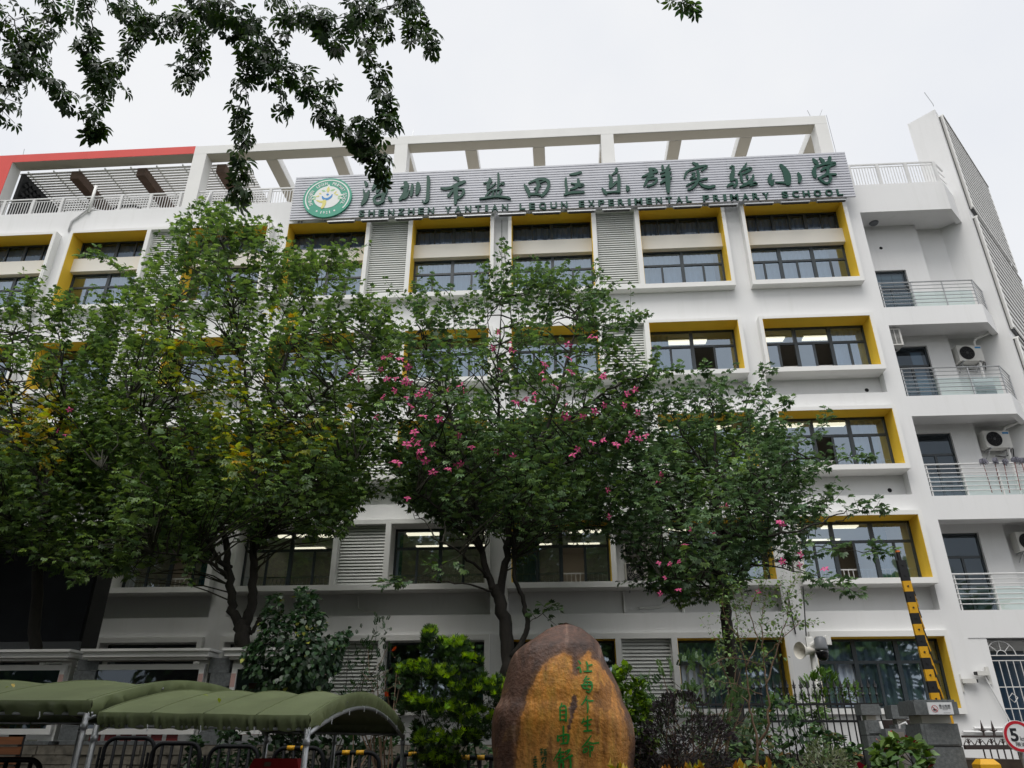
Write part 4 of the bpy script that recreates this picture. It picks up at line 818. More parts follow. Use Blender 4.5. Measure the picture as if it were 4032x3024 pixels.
tree('silk floss tree full of pink flowers, its trunk behind the inscribed boulder', 16.5, (1090, 1200),
     [(812, 760), (880, 650), (925, 690), (950, 720), (1000, 660), (1060, 650), (1080, 600), (1120, 600), (1150, 640), (1190, 600), (1240, 650), (1290, 640), (1260, 700), (1310, 690), (1370, 690), (1320, 750), (1330, 820), (1390, 800), (1420, 815), (1370, 870), (1390, 900), (1330, 940), (1340, 985), (1290, 1020), (1290, 1060), (1330, 1100), (1260, 1150), (1180, 1160), (1130, 1210), (1075, 1130), (1000, 1160), (930, 1110), (870, 1090), (850, 1010), (870, 940), (830, 880), (845, 820)], 900,
     [([(1098, 1490, 0), (1098, 1400, 0), (1082, 1310, 0), (1066, 1265, 0)], .165, .12), ([(1066, 1275, 0), (1035, 1180, .1), (1020, 1050, .3), (975, 900, .4), (930, 780, .4), (900, 690, .3)], .085, .014), ([(1078, 1300, 0), (1095, 1200, 0), (1108, 1080, 0), (1140, 1000, -.2), (1190, 900, -.3), (1225, 780, -.2), (1250, 680, -.1)], .10, .014), ([(1105, 1420, -.1), (1138, 1360, -.15), (1132, 1310, -.1), (1112, 1240, -.1), (1110, 1150, -.1)], .065, .04),
      ([(1108, 1080, 0), (1085, 950, .2), (1075, 800, .2), (1085, 640, .2)], .055, .013), ([(1035, 1185, 0), (960, 1110, -.8), (900, 1060, -1.1)], .045, .011), ([(1060, 1250, 0), (1000, 1200, -.9), (940, 1165, -1.3)], .045, .011), ([(1140, 1000, 0), (1230, 1000, -.7), (1300, 960, -1)], .045, .011), ([(1150, 980, 0), (1260, 880, -.5), (1340, 830, -.7), (1400, 810, -.7)], .05, .011), ([(1050, 1040, .2), (960, 980, -.5), (880, 900, -.9)], .045, .011), ([(1068, 1280, 0), (1000, 1262, -.9), (900, 1255, -1.4)], .03, .01), ([(1095, 1190, 0), (1170, 1120, .7), (1260, 1080, 1)], .04, .011)],
     [([(1105, 700, 0), (1095, 600, 0), (1088, 525, 0)], .016, 15), ([(925, 740, 0), (905, 670, 0), (898, 622, 0)], .015, 12), ([(985, 720, 0), (970, 640, 0), (930, 605, 0)], .013, 10), ([(1060, 720, 0), (1050, 630, 0), (1060, 575, 0)], .013, 10), ([(1180, 700, 0), (1190, 620, 0), (1175, 580, 0)], .013, 9), ([(1230, 690, 0), (1270, 640, 0), (1305, 625, 0)], .013, 9), ([(1280, 740, 0), (1340, 700, 0), (1378, 683, 0)], .013, 10), ([(1330, 850, 0), (1400, 810, 0), (1470, 795, 0)], .015, 14), ([(1110, 900, 0), (1130, 700, 0), (1150, 590, 0)], .015, 11), ([(830, 790, 0), (790, 690, 0), (770, 640, 0)], .013, 9), ([(1010, 1190, -1), (920, 1240, -1.4), (840, 1262, -1.5)], .012, 9), ([(1140, 1350, -.1), (1180, 1320, -.3), (1200, 1318, -.3)], .009, 5), ([(1240, 680, .2), (1290, 600, .2), (1280, 580, .2)], .011, 6)], .142, GREENS[:3] + DGREENS, [], fl_mid, thick=2.8, gap=.03)
tree('silk floss tree right of the boulder with few pink flowers', 17.2, (1560, 1210),
     [(1500, 880), (1535, 840), (1560, 900), (1610, 880), (1640, 930), (1690, 930), (1700, 985), (1760, 1010), (1740, 1050), (1700, 1080), (1760, 1100), (1770, 1135), (1710, 1160), (1760, 1185), (1720, 1215), (1660, 1190), (1640, 1180), (1610, 1240), (1560, 1290), (1510, 1300), (1440, 1285), (1400, 1270), (1410, 1220), (1340, 1190), (1310, 1120), (1340, 1080), (1300, 1020), (1350, 960), (1390, 940), (1430, 880), (1470, 870)], 620,
     [([(1590, 1530, 0), (1578, 1400, 0), (1568, 1320, 0), (1560, 1230, 0)], .15, .11), ([(1560, 1235, 0), (1552, 1100, 0), (1545, 960, .1), (1535, 850, .1)], .09, .014), ([(1562, 1250, 0), (1490, 1150, -.4), (1420, 1060, -.7), (1370, 990, -.8)], .06, .012), ([(1558, 1200, 0), (1630, 1080, -.4), (1700, 1000, -.6), (1780, 990, -.6)], .06, .012), ([(1556, 1150, 0), (1640, 1160, -.8), (1740, 1140, -1.1), (1830, 1100, -1.2)], .05, .011), ([(1550, 1050, 0), (1600, 950, .2), (1640, 870, .2)], .045, .011), ([(1548, 1040, 0), (1480, 950, .2), (1450, 890, .2)], .045, .011), ([(1562, 1260, 0), (1640, 1220, -.8), (1740, 1240, -1.3)], .035, .01), ([(1564, 1290, 0), (1500, 1250, -.8), (1430, 1250, -1.2)], .035, .01)],
     [([(1535, 880, 0), (1530, 820, 0), (1528, 795, 0)], .014, 10), ([(1610, 880, 0), (1640, 820, 0), (1665, 795, 0)], .013, 10), ([(1640, 900, 0), (1690, 880, 0), (1700, 870, 0)], .011, 7), ([(1720, 960, 0), (1770, 930, 0), (1790, 900, 0)], .012, 8), ([(1780, 1010, 0), (1850, 985, 0), (1880, 985, 0)], .012, 9), ([(1800, 1130, -.8), (1870, 1100, -1), (1905, 1098, -1)], .012, 10), ([(1760, 1180, -1), (1850, 1190, -1.2), (1915, 1195, -1.2)], .012, 11), ([(1700, 1220, -1), (1780, 1250, -1.2), (1850, 1278, -1.2)], .012, 12), ([(1440, 900, 0), (1420, 870, 0), (1480, 850, 0)], .01, 5), ([(1420, 960, 0), (1340, 920, 0)], .012, 8), ([(1690, 930, 0), (1650, 870, .2), (1600, 850, .2)], .011, 7)], .145, DGREENS, [(1500, 1270, 90, GREENS, .4), (1540, 980, 90, GREENS, .5)], fl_right, thick=2.8, gap=.02, link=.4, back=200)
# ============================================================ THE OVERHANGING TREE (its trunk stands behind the viewer's left shoulder)
ot = empty('overhanging_tree', (-6.5, -2.5, G1), 'big tree whose drooping leafy branches hang into the top left of the sky', 'tree')
tb, tw, cr = MB(), MB(), Crown()
tb.tube([(-6.5, -2.5, G1), (-6.4, -2.4, 2), (-6.1, -2.1, 5), (-5.8, -1.6, 7.5)], [.38, .30, .26, .20], 10)
DO_ = 6.0
def c0(x, y): return ((x * .5123) / OV, (y * .5123) / OV)
def c1(x, y): return ((1000 + x * .5123) / OV, (y * .5123) / OV)
HANG = [([c0(-200, 60), c0(60, 100), c0(150, 300), c0(110, 520), c0(60, 700), c0(10, 900)], 42, 130, 0), ([c0(350, -80), c0(420, 80), c0(330, 260), c0(240, 450), c0(180, 640)], 48, 140, .2), ([c0(150, 350), c0(300, 520), c0(400, 620), c0(500, 730), c0(565, 840)], 14, 56, -.2),
        ([c0(650, -60), c0(710, 180), c0(660, 340), c0(720, 470), c0(770, 590), c0(770, 680), c0(720, 820), c0(730, 960), c0(722, 1020)], 22, 150, 0), ([c0(1150, 120), c0(1040, 300), c0(930, 460), c0(820, 600)], 16, 70, .15), ([c0(760, 500), c0(900, 600), c0(960, 690)], 8, 10, .1), ([c0(720, 440), c0(620, 400), c0(560, 390)], 10, 14, .1),
        ([c0(880, -40), c0(1020, 120), c0(1250, 190), c0(1420, 150), c0(1650, 90)], 34, 170, .3), ([c0(1500, -60), c0(1700, 90), c0(1850, 190), c0(2000, 120)], 36, 110, -.2), ([c0(1600, 180), c0(1470, 370), c0(1400, 540), c0(1420, 670)], 18, 62, .1), ([c0(1560, 320), c0(1540, 420), c0(1540, 550)], 12, 24, .1),
        ([c0(1720, 100), c0(1880, 380), c0(1920, 540), c0(1860, 700), c0(1850, 900), c0(1880, 1050), c0(1830, 1250), c0(1850, 1400), c0(1840, 1510)], 19, 160, 0), ([c0(1900, 300), c0(2020, 450), c0(2090, 640)], 18, 40, -.2),
        ([c0(1850, 150), c1(80, 330), c1(250, 520), c1(400, 660), c1(560, 850), c1(700, 980), c1(850, 1100), c1(950, 1200), c1(1000, 1320)], 26, 260, .2), ([c1(200, 620), c1(200, 760), c1(230, 860)], 16, 26, .2), ([c1(420, 680), c1(560, 640), c1(620, 620)], 12, 16, .2), ([c1(780, 930), c1(900, 960), c1(1020, 1030)], 14, 34, .2),
        ([c1(760, -80), c1(830, 200), c1(880, 380), c1(930, 560), c1(1000, 720), c1(1040, 880), c1(1060, 950)], 20, 120, -.1), ([c1(850, 220), c1(980, 230), c1(1020, 280)], 12, 18, -.1), ([c1(150, -40), c1(330, 100), c1(520, 150), c1(760, 120), c1(1000, 60), c1(1260, 20)], 34, 190, .1), ([c1(480, 160), c1(580, 260), c1(670, 380)], 24, 50, .1), ([c1(250, 120), c1(220, 220), c1(240, 290)], 14, 20, .1),
        ([c1(1230, -30), c1(1300, 180), c1(1360, 330), c1(1380, 410)], 20, 56, 0), ([c1(1250, 130), c1(1180, 180), c1(1140, 200)], 8, 9, 0), ([c1(1250, 200), c1(1180, 270), c1(1240, 330)], 10, 14, 0), ([(1400, -40), (1450, -6), (1485, 12), (1497, 28)], 15, 26, .3)]
OG = [(.042, .085, .028), (.055, .115, .034), (.040, .085, .034), (.085, .155, .040)]
for path, rad, nl_, dz in HANG:
    pts = limb(tw, [(x, y, dz) for x, y in path], DO_, .009, .003, jit=.03)
    for i in range(int(nl_ * .80)):
        f_ = rng.uniform(0, 1); k = min(int(f_ * (len(pts) - 1)), len(pts) - 2); p = pts[k].lerp(pts[k + 1], rng.uniform(0, 1)); ax = (pts[k + 1] - pts[k]).normalized()
        o = rnd3(1); o = (o - ax * o.dot(ax)).normalized(); rr = rad * .0033 * rng.uniform(.2, 1.5)
        q = p + o * rr; f = (o * .7 + Vector((0, 0, -.9)) + rnd3(.3)).normalized(); cr.add(q, f, (o + Vector((0, 0, .6)) + rnd3(.3)), .150 * rng.uniform(.6, 1.25), pick(OG, .3))
        if rng.uniform() < .35: tw.tube([p, q], .004, 3, caps=False)
top = Vector((-5.8, -1.6, 7.5))
for path, rad, nl_, dz in HANG:
    if path[0][1] > 0: continue
    e = ov(path[0][0], path[0][1], DO_ + dz); m = top.lerp(e, .5) + Vector((0, 0, 1.3)); tb.tube([top, top.lerp(m, .5) + Vector((0, 0, .5)), m, m.lerp(e, .6) + Vector((0, 0, .2)), e], [.09, .07, .05, .03, .016], 6)
n0 = 0
while n0 < 2600:
    p = Vector((rng.uniform(-17, 4), rng.uniform(-9, 6.5), rng.uniform(7.3, 12)))
    if p.y > -1 and p.z < 1.42 * p.y + .9: continue                 # unseen overhead crown, thickened to shade the foreground; kept above the view
    n0 += 1; shoot(cr, None, p, rnd3(1), .9, 7, .17 if p.y > 3 else .36, OG)
n0 = 0
while n0 < 2200:                                                # unseen leaf mass added left of the view to shade that side
    p = Vector((rng.uniform(-24, -8), rng.uniform(0, 13), rng.uniform(4.5, 12)))
    if p.x > -.93 * p.y - 3.2: continue
    n0 += 1; shoot(cr, None, p, rnd3(1), .9, 6, .36, OG)
n0 = 0
while n0 < 1800:                                                # more unseen foliage, added further left to block light from there
    p = Vector((rng.uniform(-34, -17), rng.uniform(12, 22), rng.uniform(3.5, 12.5)))
    if p.x > -.80 * p.y - 3.6: continue
    n0 += 1; shoot(cr, None, p, rnd3(1), .9, 6, .40, OG)
tb.tube([(-6.3, -2.3, 3), (-8, 0, 5.5), (-11, 3, 7), (-14, 6, 8)], [.2, .16, .1, .05], 8)
tb.build('trunk', M['bark'], ot, smooth=True); tw.build('twigs', M['twig'], ot); cr.build('crown', ot, PALM6, M['leaf'])
# ============================================================ BOULDER
def s3(x, y): return (1900 + x * .5123, 2174 + y * .5123)
BD = 9.0
def outl(pts): return sorted([(lambda p: (p.z, p.x))(at(*s3(x, y), BD)) for x, y in pts])
LEFT = outl([(640,527),(580,538),(520,560),(450,610),(390,655),(330,695),(260,745),(222,800),(200,850),(180,920),(160,1000),(140,1080),(130,1150),(85,1200),(68,1300),(62,1450),(80,1600),(70,1900),(60,2500)])
RIGHT = outl([(640,527),(700,532),(740,550),(790,590),(830,625),(870,655),(900,690),(922,760),(940,820),(965,870),(1000,930),(1030,990),(1060,1050),(1085,1150),(1140,1250),(1165,1330),(1180,1450),(1175,1560),(1165,1659),(1160,1900),(1160,2500)])
def smooth(T):
    zz = np.linspace(T[0][0], T[-1][0], 420); xx = np.interp(zz, [t[0] for t in T], [t[1] for t in T]); k = np.ones(19) / 19
    xp = np.concatenate([np.full(9, xx[0]), xx, 2 * xx[-1] - xx[-10:-1][::-1]]); return list(zip(zz.tolist(), np.convolve(xp, k, 'valid').tolist()))
LEFT, RIGHT = smooth(LEFT), smooth(RIGHT)
def ip(T, z): return float(np.interp(z, [t[0] for t in T], [t[1] for t in T]))
ZT = LEFT[-1][0]
def bprof(z):
    l, r = ip(LEFT, z), ip(RIGHT, z); cx = (l + r) / 2; rx = max((r - l) / 2, .004); ry = min(.62, rx * .8) * (1 if z < ZT - .25 else max(.05, ((ZT - z) / .25)) ** .5); return cx, rx, ry
def bumpf(x, z): return .05 * mnoise.noise(Vector((x * 1.2, z * 1.1, 6))) + .035 * mnoise.noise(Vector((x * 2.3, z * 1.6, 3))) + .012 * mnoise.noise(Vector((x * 7, z * 5, 8)))
def bfront(x, z):
    cx, rx, ry = bprof(z); u = min(abs((x - cx) / rx), .995); return BD + .15 - ry * (1 - u ** 2.6) ** (1 / 2.6) + bumpf(x, z) * .6 * 1.6667
OCH = [s3(x, y) for x, y in [(255,1700),(262,1560),(268,1430),(290,1330),(300,1240),(330,1150),(362,1060),(392,985),(425,915),(470,850),(515,815),(560,790),(610,765),(645,752),(672,770),(682,800),(690,860),(692,900),(680,930),(700,945),(735,935),(748,900),(752,830),(770,790),(800,750),(825,738),(852,765),(848,800),(880,815),(905,840),(915,880),(950,890),(975,930),(1005,990),(1045,1045),(1065,1130),(1085,1200),(1092,1280),(1120,1360),(1145,1440),(1150,1520),(1120,1600),(1105,1700)]]
OCHW = [(lambda p: (p.x, p.z))(at(x, y, BD - .45)) for x, y in OCH]
CRK = [(lambda p: (p.x, p.z))(at(*s3(x, y), BD - .45)) for x, y in [(700,1080),(722,1100),(725,1150),(715,1200),(700,1270),(680,1330),(668,1400),(650,1480),(658,1400),(662,1320),(668,1230),(675,1150)]]
bo = empty('inscribed_boulder', (ip(LEFT, 0) * .5 + ip(RIGHT, 0) * .5, BD, G1), 'tall ochre and brown boulder carved with green vertical characters', 'boulder')
nz_, na = 260, 240; bm_v, bm_c = [], []
for i in range(nz_ + 1):
    z = ZT - (ZT + 1.4) * (i / nz_) ** 1.0
    cx, rx, ry = bprof(z)
    for j in range(na):
        t = 2 * math.pi * j / na; ct, st_ = math.cos(t), math.sin(t)
        x = cx + rx * ct; y = BD + .15 + ry * (1 - min(abs(ct), 1) ** 2.6) ** (1 / 2.6) * (1 if st_ > 0 else -1) + bumpf(x, z) * min(1, max(0, .6 - 3 * st_))
        bm_v.append((x, y, z)); wx, wz = x + .035 * mnoise.noise(Vector((x * 9, z * 7, 1))) + .015 * mnoise.noise(Vector((x * 25, z * 20, 5))), z + .03 * mnoise.noise(Vector((x * 9, z * 9, 7)))
        ed = edgedist(wx, wz, OCHW) if st_ < .1 else 1; ins = inpoly(wx, wz, OCHW) and st_ < .1; crk = inpoly(wx, wz, CRK) and st_ < 0
        n1 = mnoise.noise(Vector((x * 3, z * 1.2, 2))); n2 = mnoise.noise(Vector((x * 14, z * 3.5, 4))); n3 = mnoise.noise(Vector((x * 5, z * 5, 9)))
        if ins and not crk:
            c = np.array((.88, .35, .05)); g = np.array((.72, .36, .12)); lo = np.clip((.25 - z) * 1.2 + n1 * .6, 0, 1); c = c * (1 - lo) + g * lo; c = c * (1 + .22 * n2)
            if n1 * .6 + n2 * .5 > .30: c = c * .55
        else:
            c = np.array((.150, .070, .042)); c = c * (1 + .5 * n2 + .3 * n1)
            if n3 > .25 and z < .55: c = np.array((.20, .10, .045)) * (1 + .3 * n2)
            if n2 > .42: c = c + np.array((.10, .075, .06))
        if not crk and ed < .05 and st_ < .1:                           # the skin wears through in a ragged band
            o_ = np.array((.42, .18, .04)); c = c + (o_ - c) * (1 - ed / .05) * (.55 + .45 * n2)
        n4 = mnoise.noise(Vector((x * 38, z * 9, 3))); n5 = mnoise.noise(Vector((x * 60, z * 60, 3))); c = c * (1 + .16 * n4 + .12 * n5)
        bm_c.append((*np.clip(c, .01, .8), 1))
f = [(i * na + (j + 1) % na, i * na + j, (i + 1) * na + j, (i + 1) * na + (j + 1) % na) for i in range(nz_) for j in range(na)]
q = MB(); q.v = bm_v; q.f = f + [tuple(range(na))]; q.m = [0] * len(q.f)
rock = q.build('rock', attr_mat('boulder_stone', .55, bump=.7, bscale=26, noise=.6, nscale=8), bo, smooth=True)
a = rock.data.color_attributes.new('tint', 'FLOAT_COLOR', 'POINT'); a.data.foreach_set('color', np.array(bm_c, np.float32).ravel())
BCH = [[[(425,150,18),(450,190,24)], [(400,255,14),(440,240,18),(450,315,22),(462,290,12)], [(535,165,18),(550,230,24),(550,295,22)], [(540,222,14),(610,205,20)], [(500,300,14),(605,295,22)]],
 [[(540,365,16),(500,425,18)], [(515,410,14),(575,395,16)], [(515,440,14),(480,520,18),(570,545,18)], [(520,437,14),(600,450,18),(610,530,20),(575,590,18),(535,580,12)], [(460,490,16),(615,480,20)], [(548,450,14),(535,540,16)]],
 [[(540,645,14),(510,710,20),(465,770,12)], [(520,690,14),(570,712,20),(625,712,20)], [(545,730,16),(555,800,22),(545,885,12)]],
 [[(500,960,14),(470,1030,18)], [(490,1010,14),(605,975,18)], [(550,930,18),(550,1130,20)], [(500,1060,14),(590,1045,18)], [(500,1140,20),(605,1130,20)]],
 [[(600,1200,14),(540,1290,20),(470,1370,12)], [(560,1290,14),(620,1312,20),(705,1303,16)], [(530,1340,12),(580,1325,14)], [(500,1390,14),(490,1440,16),(540,1420,14),(545,1380,14),(500,1390,14)], [(580,1350,16),(585,1500,18)], [(585,1360,14),(625,1355,16),(615,1410,16),(590,1415,12)]],
 [[(190,745,14),(175,785,18)], [(160,800,18),(165,990,20)], [(165,800,14),(240,790,20),(245,1000,22)], [(170,850,14),(235,840,14)], [(170,912,14),(235,905,14)], [(170,980,14),(240,982,16)]],
 [[(210,1075,24),(210,1310,22)], [(130,1205,20),(130,1280,24),(160,1250,12)], [(140,1212,14),(275,1190,26),(265,1310,24)], [(190,1250,12),(240,1240,16)], [(170,1320,16),(265,1305,20)]],
 [[(170,1380,16),(130,1460,18),(70,1555,10)], [(150,1430,14),(215,1440,20)], [(130,1510,14),(215,1490,18)], [(172,1450,14),(170,1550,16)], [(120,1560,14),(210,1545,16)], [(150,1590,18),(145,1700,20)], [(150,1590,14),(205,1580,20),(200,1700,20)], [(235,1430,14),(305,1400,20),(250,1470,14)], [(220,1540,14),(280,1510,22),(340,1480,24),(310,1505,12)], [(290,1490,20),(310,1560,24),(312,1720,20)]]]
SIG = [[[(445,1515),(462,1512)], [(452,1512),(450,1560)], [(445,1540),(465,1535)], [(470,1520),(490,1515)], [(480,1520),(475,1565)], [(488,1530),(488,1560)]], [[(455,1585),(470,1580),(452,1615)], [(475,1582),(490,1580),(482,1615)]], [[(455,1640),(485,1630)], [(470,1625),(465,1659)], [(458,1655),(488,1650)]], [[(400,1575),(412,1573)], [(390,1595),(415,1592)]], [[(390,1615),(418,1610)], [(404,1605),(404,1630)], [(392,1640),(415,1632)], [(396,1650),(418,1648)]]]
def bglyph(name, strokes, f_, m, wscale=1.):
    mb = MB()
    for k, st in enumerate(strokes):
        pts = []
        for pnt in st:
            x, y = f_(pnt[0], pnt[1]); wd = pnt[2] if len(pnt) > 2 else 9
            dd = BD - .45; p = at(x, y, dd)
            for _ in range(3): dd = bfront(p.x, p.z); p = at(x, y, dd)
            pts.append((p.x, p.z, wd * .2797 * wscale * dd / 3258))
        stroke(mb, pts, -.006 - .0012 * k, .012 + .0012 * k, depth=bfront)
    return mb.build(name, m, bo)
for st in BCH: bglyph('carved_character', st, lambda x, y: (2160 + x * 240 / 858, 2560 + y * 240 / 858), M['carve'], 1.2)
for st in SIG: bglyph('carved_signature', st, s3, M['carve_dark'], 1.6)
# ============================================================ CANVAS SHELTERS
def shelter(label, NL, NR, back, ribs, seed, grp='green canvas shelters over the parking row'):
    """arched canvas roof from near-left eave NL to near-right eave NR, reaching back metres to the far eave"""
    r = np.random.default_rng(seed); NL, NR = Vector(NL), Vector(NR); ax = NR - NL; Ln = ax.length; u = ax.normalized(); v = Vector((-u.y, u.x, 0)).normalized()
    t = empty('canvas_shelter', (NL.x, NL.y, G1), label, 'shelter', grp)
    q = MB(); nu, nv = 48, 20
    def S(a, b, off=0.):                                          # a along, b across
        ph = a * (ribs - 1); sag = .5 - .5 * math.cos(2 * math.pi * ph); h = (.275 - .05 * sag) * math.sin(math.pi * min(max(b, 0), 1)) ** .9
        w_ = .006 * mnoise.noise(Vector((a * 9 + seed, b * 5, 1)))
        return NL + u * (a * Ln) + v * (b * back) + Vector((0, 0, h + w_ + off))
    for i in range(nu + 1):
        for j in range(nv + 1): q.v.append(tuple(S(i / nu, j / nv)))
    for i in range(nu):
        for j in range(nv): k = i * (nv + 1) + j; q.f.append((k, k + nv + 1, k + nv + 2, k + 1)); q.m.append(0)
    def skirt(pts, drop, outv):
        b = len(q.v); n = len(pts)
        for i, p in enumerate(pts):
            tie = .5 - .5 * math.cos(2 * math.pi * i / 9); cr = .06 * mnoise.noise(Vector((i * .9, seed, 2)))
            for k, (dz, o) in enumerate(((0, 0), (.25, .010), (.65, -.010 + cr), (1, -.035 + cr * .5))): q.v.append(tuple(p + Vector((0, 0, -drop * dz * (1 - .10 * tie))) + outv * (o + cr * dz)))
        for i in range(n - 1):
            for k in range(3): a0 = b + i * 4 + k; q.f.append((a0, a0 + 1, a0 + 5, a0 + 4)); q.m.append(0)
    skirt([S(i / 90, 0) for i in range(91)], .125, -v); skirt([S(i / 90, 1) for i in range(91)][::-1], .125, v)
    skirt([S(1, j / 60) for j in range(61)], .155, u); skirt([S(0, j / 60) for j in range(61)][::-1], .155, -u)
    q.build('canopy', M['canvas'], t, smooth=True)
    q = MB()
    for i in range(ribs):                                          # stitched seams over the arches
        a = min(max(i / (ribs - 1), .01), .99); q.tube([S(a, j / 24, .002) for j in range(25)], .006, 4)
    q.build('seam', M['canvas'], t, smooth=True)
    def fr(a, b, dz): return S(a, b) + Vector((0, 0, dz))
    for a in (.005, .995) + ((.5,) if Ln > 4 else ()):
        q = MB(); q.tube([fr(a, j / 16, -.145 if a > .9 or a < .1 else -.05) for j in range(17)], .019, 8); q.build('arch_tube', M['steel'], t, smooth=True)
    for b in (0.0, 1.0): q = MB(); q.tube([fr(0, b, -.10) + v * (.04 - .08 * b), fr(1, b, -.10) + v * (.04 - .08 * b)], .014, 8); q.build('eave_rail', M['steel'], t, smooth=True)
    for b in (.28, .72): q = MB(); q.tube([fr(0, b, -.06), fr(1, b, -.06)], .014, 6); q.build('roof_rail', M['steel'], t, smooth=True)
    for a in (.005, .5, .995):
        for b in ((0, 1) if a != .5 else (1,)):
            p = fr(a, b, -.10); q = MB(); q.tube([p, Vector((p.x, p.y, G1))], .024, 10); q.tube([Vector((p.x, p.y, p.z - .07)), Vector((p.x, p.y, p.z - .12))], .030, 10); q.build('post', M['steel'], t, smooth=True)
    n = int(Ln / .42)
    for i in range(n + 1):
        p = fr(i / n, 0, -.09) - v * .02; q = MB(); q.tube([p, p + Vector((.01, 0, -.04)), p + Vector((0, 0, -.055))], .004, 4); q.build('tie', M['swhite'], t)
    for j in range(1, 7): p = fr(1, j / 7, -.135) + u * .02; q = MB(); q.tube([p, p + Vector((0, 0, -.045))], .004, 4); q.build('tie', M['swhite'], t)
    return t
n1 = at(389, 2803, 6.5); n2 = at(1222, 2817, 6.5)
shelter('green arched canvas shelter nearest the boulder, its open end facing right', n1, n2, 3.9, 5, 3)
m2 = at(368, 2780, 6.5); m1 = m2 + (Vector((-1, .03, .0)) * 5.2)
shelter('green arched canvas shelter at the left photo edge strewn with fallen leaves', m1 + Vector((0, 0, .08)), m2 + Vector((-.03, .02, .045)), 3.9, 6, 8)
cr = Crown(); fl = empty('fallen_leaf', (-3, 7.5, .4), 'small dry yellow leaves scattered on the left canvas roof', 'leaves'); fl['kind'] = 'stuff'
for px, py in ((45, 2692), (15, 2716), (100, 2725), (120, 2702), (150, 2704), (177, 2722), (190, 2704), (130, 2762), (285, 2728), (255, 2758), (495, 2716), (522, 2730), (860, 2748), (820, 2743)):
    D = 7.4 if py < 2740 else 6.9; p = at(px, py, D); cr.add(p, rnd3(1), (0, -.3, 1), .05, pick(YEL))
cr.build('leaf', fl, T_leaf, M['leaf'])
# ============================================================ PEDESTRIAN BARRIERS
def make_barrier(label, bands=True):
    t = local('crowd_barrier', label, 'barrier', 'black plastic barriers along the pavement'); w_, h = .72, 1.22
    def rr(x0, x1, z0, z1, r, n=6):
        P = []
        for cx_, cz, a in ((x0 + r, z1 - r, 180), (x1 - r, z1 - r, 90)):
            P += [(cx_ + r * math.cos(R(a - 90 * i / n)), 0, cz + r * math.sin(R(a - 90 * i / n))) for i in range(n + 1)]
        return [(x0, 0, z0)] + P + [(x1, 0, z0)]
    q = MB(); q.tube(rr(-w_ / 2, w_ / 2, .08, h, .16), .030, 8); q.tube([(-w_ / 2, 0, .75), (w_ / 2, 0, .75)], .024, 8); q.tube([(-w_ / 2, 0, .12), (w_ / 2, 0, .12)], .03, 8); q.build('frame', M['black'], t, smooth=True)
    for x in (-.22, -.075, .075, .22): q = MB(); q.tube([(x, 0, .12), (x, 0, h - .03)], .024, 8); q.build('upright', M['black'], t, smooth=True)
    for x in ((-.12, .08) if bands else ()): q = MB(); q.tube([(x - .055, 0, h), (x + .055, 0, h)], .0325, 10); q.build('reflective_band', M['yb'], t, smooth=True)
    for x in (-.22, .22): q = MB(); q.tube([(x, 0, .70), (x, 0, .82)], .0205, 8); q.build('reflective_band', M['yb'], t, smooth=True)
    for x in (-.28, .28): q = MB(); q.bar((x, -.22, .04), (x, .22, .04), .06, .06); q.build('foot', M['black'], t)
    for x in (-.42,): q = MB(); q.tube([(x, 0, .3), (x, 0, h - .12)], .02, 8); q.tube([(x, 0, h - .28), (x + .1, 0, h - .28)], .012, 6); q.build('link_post', M['black'], t)
    return t
BLAB = ['leftmost black barrier, in front of the slatted bench', 'black barrier left of the paired shelter posts', 'black barrier under the middle of the canvas shelter', 'black barrier behind the red stand', 'black barrier with yellow top bands behind the near shelter post', 'black barrier with yellow top bands under the open shelter arch', 'black barrier with yellow top bands right of the last shelter post', 'black barrier touching the left foot of the boulder']
bx = [(55, 9.2, 0, 2980), (520, 11.8, .1, 2894), (702, 11.8, 0, 2912), (926, 11.7, 0, 2930), (1180, 11.6, 0, 2936), (1398, 11.5, 0, 2948), (1660, 11.2, 0, 2960), (1868, 11.0, .1, 2970)]
pb = None
for i, (px_, D, rz, py_) in enumerate(bx):
    p = at(px_, py_, D); z = p.z - 1.25
    if i in (0, 4): pb = make_barrier(BLAB[i], i > 0); pb.location = (p.x, D, z); pb.rotation_euler[2] = rz
    else: copy_tree(pb, (p.x, D, z - .01 * (i % 3)), rz, BLAB[i])
p = at(1090, 3000, 8.2); t = empty('red_stand', (p.x, 8.2, G1), 'dark red plastic stand with a small label before the barriers', 'stand')
q = MB(); q.hexa([(p.x - .28, 8.1), (p.x + .28, 8.1), (p.x + .28, 8.35), (p.x - .28, 8.35)], G1, -.30); b0 = len(q.v); q.v += [(p.x - .28, 8.1, -.299), (p.x + .28, 8.1, -.299), (p.x + .28, 8.35, -.299), (p.x - .28, 8.35, -.299), (p.x - .22, 8.15, -.13), (p.x + .22, 8.15, -.13), (p.x + .22, 8.3, -.13), (p.x - .22, 8.3, -.13)]
q.f += [(b0, b0 + 1, b0 + 5, b0 + 4), (b0 + 1, b0 + 2, b0 + 6, b0 + 5), (b0 + 2, b0 + 3, b0 + 7, b0 + 6), (b0 + 3, b0, b0 + 4, b0 + 7), (b0 + 4, b0 + 5, b0 + 6, b0 + 7)]; q.m += [0] * 5
q.build('body', M['redp'], t); q = MB(); q.face([(p.x - .10, 8.115, -.20), (p.x - .03, 8.115, -.20), (p.x - .03, 8.135, -.16), (p.x - .10, 8.135, -.16)]); q.build('label_patch', M['brown'], t)
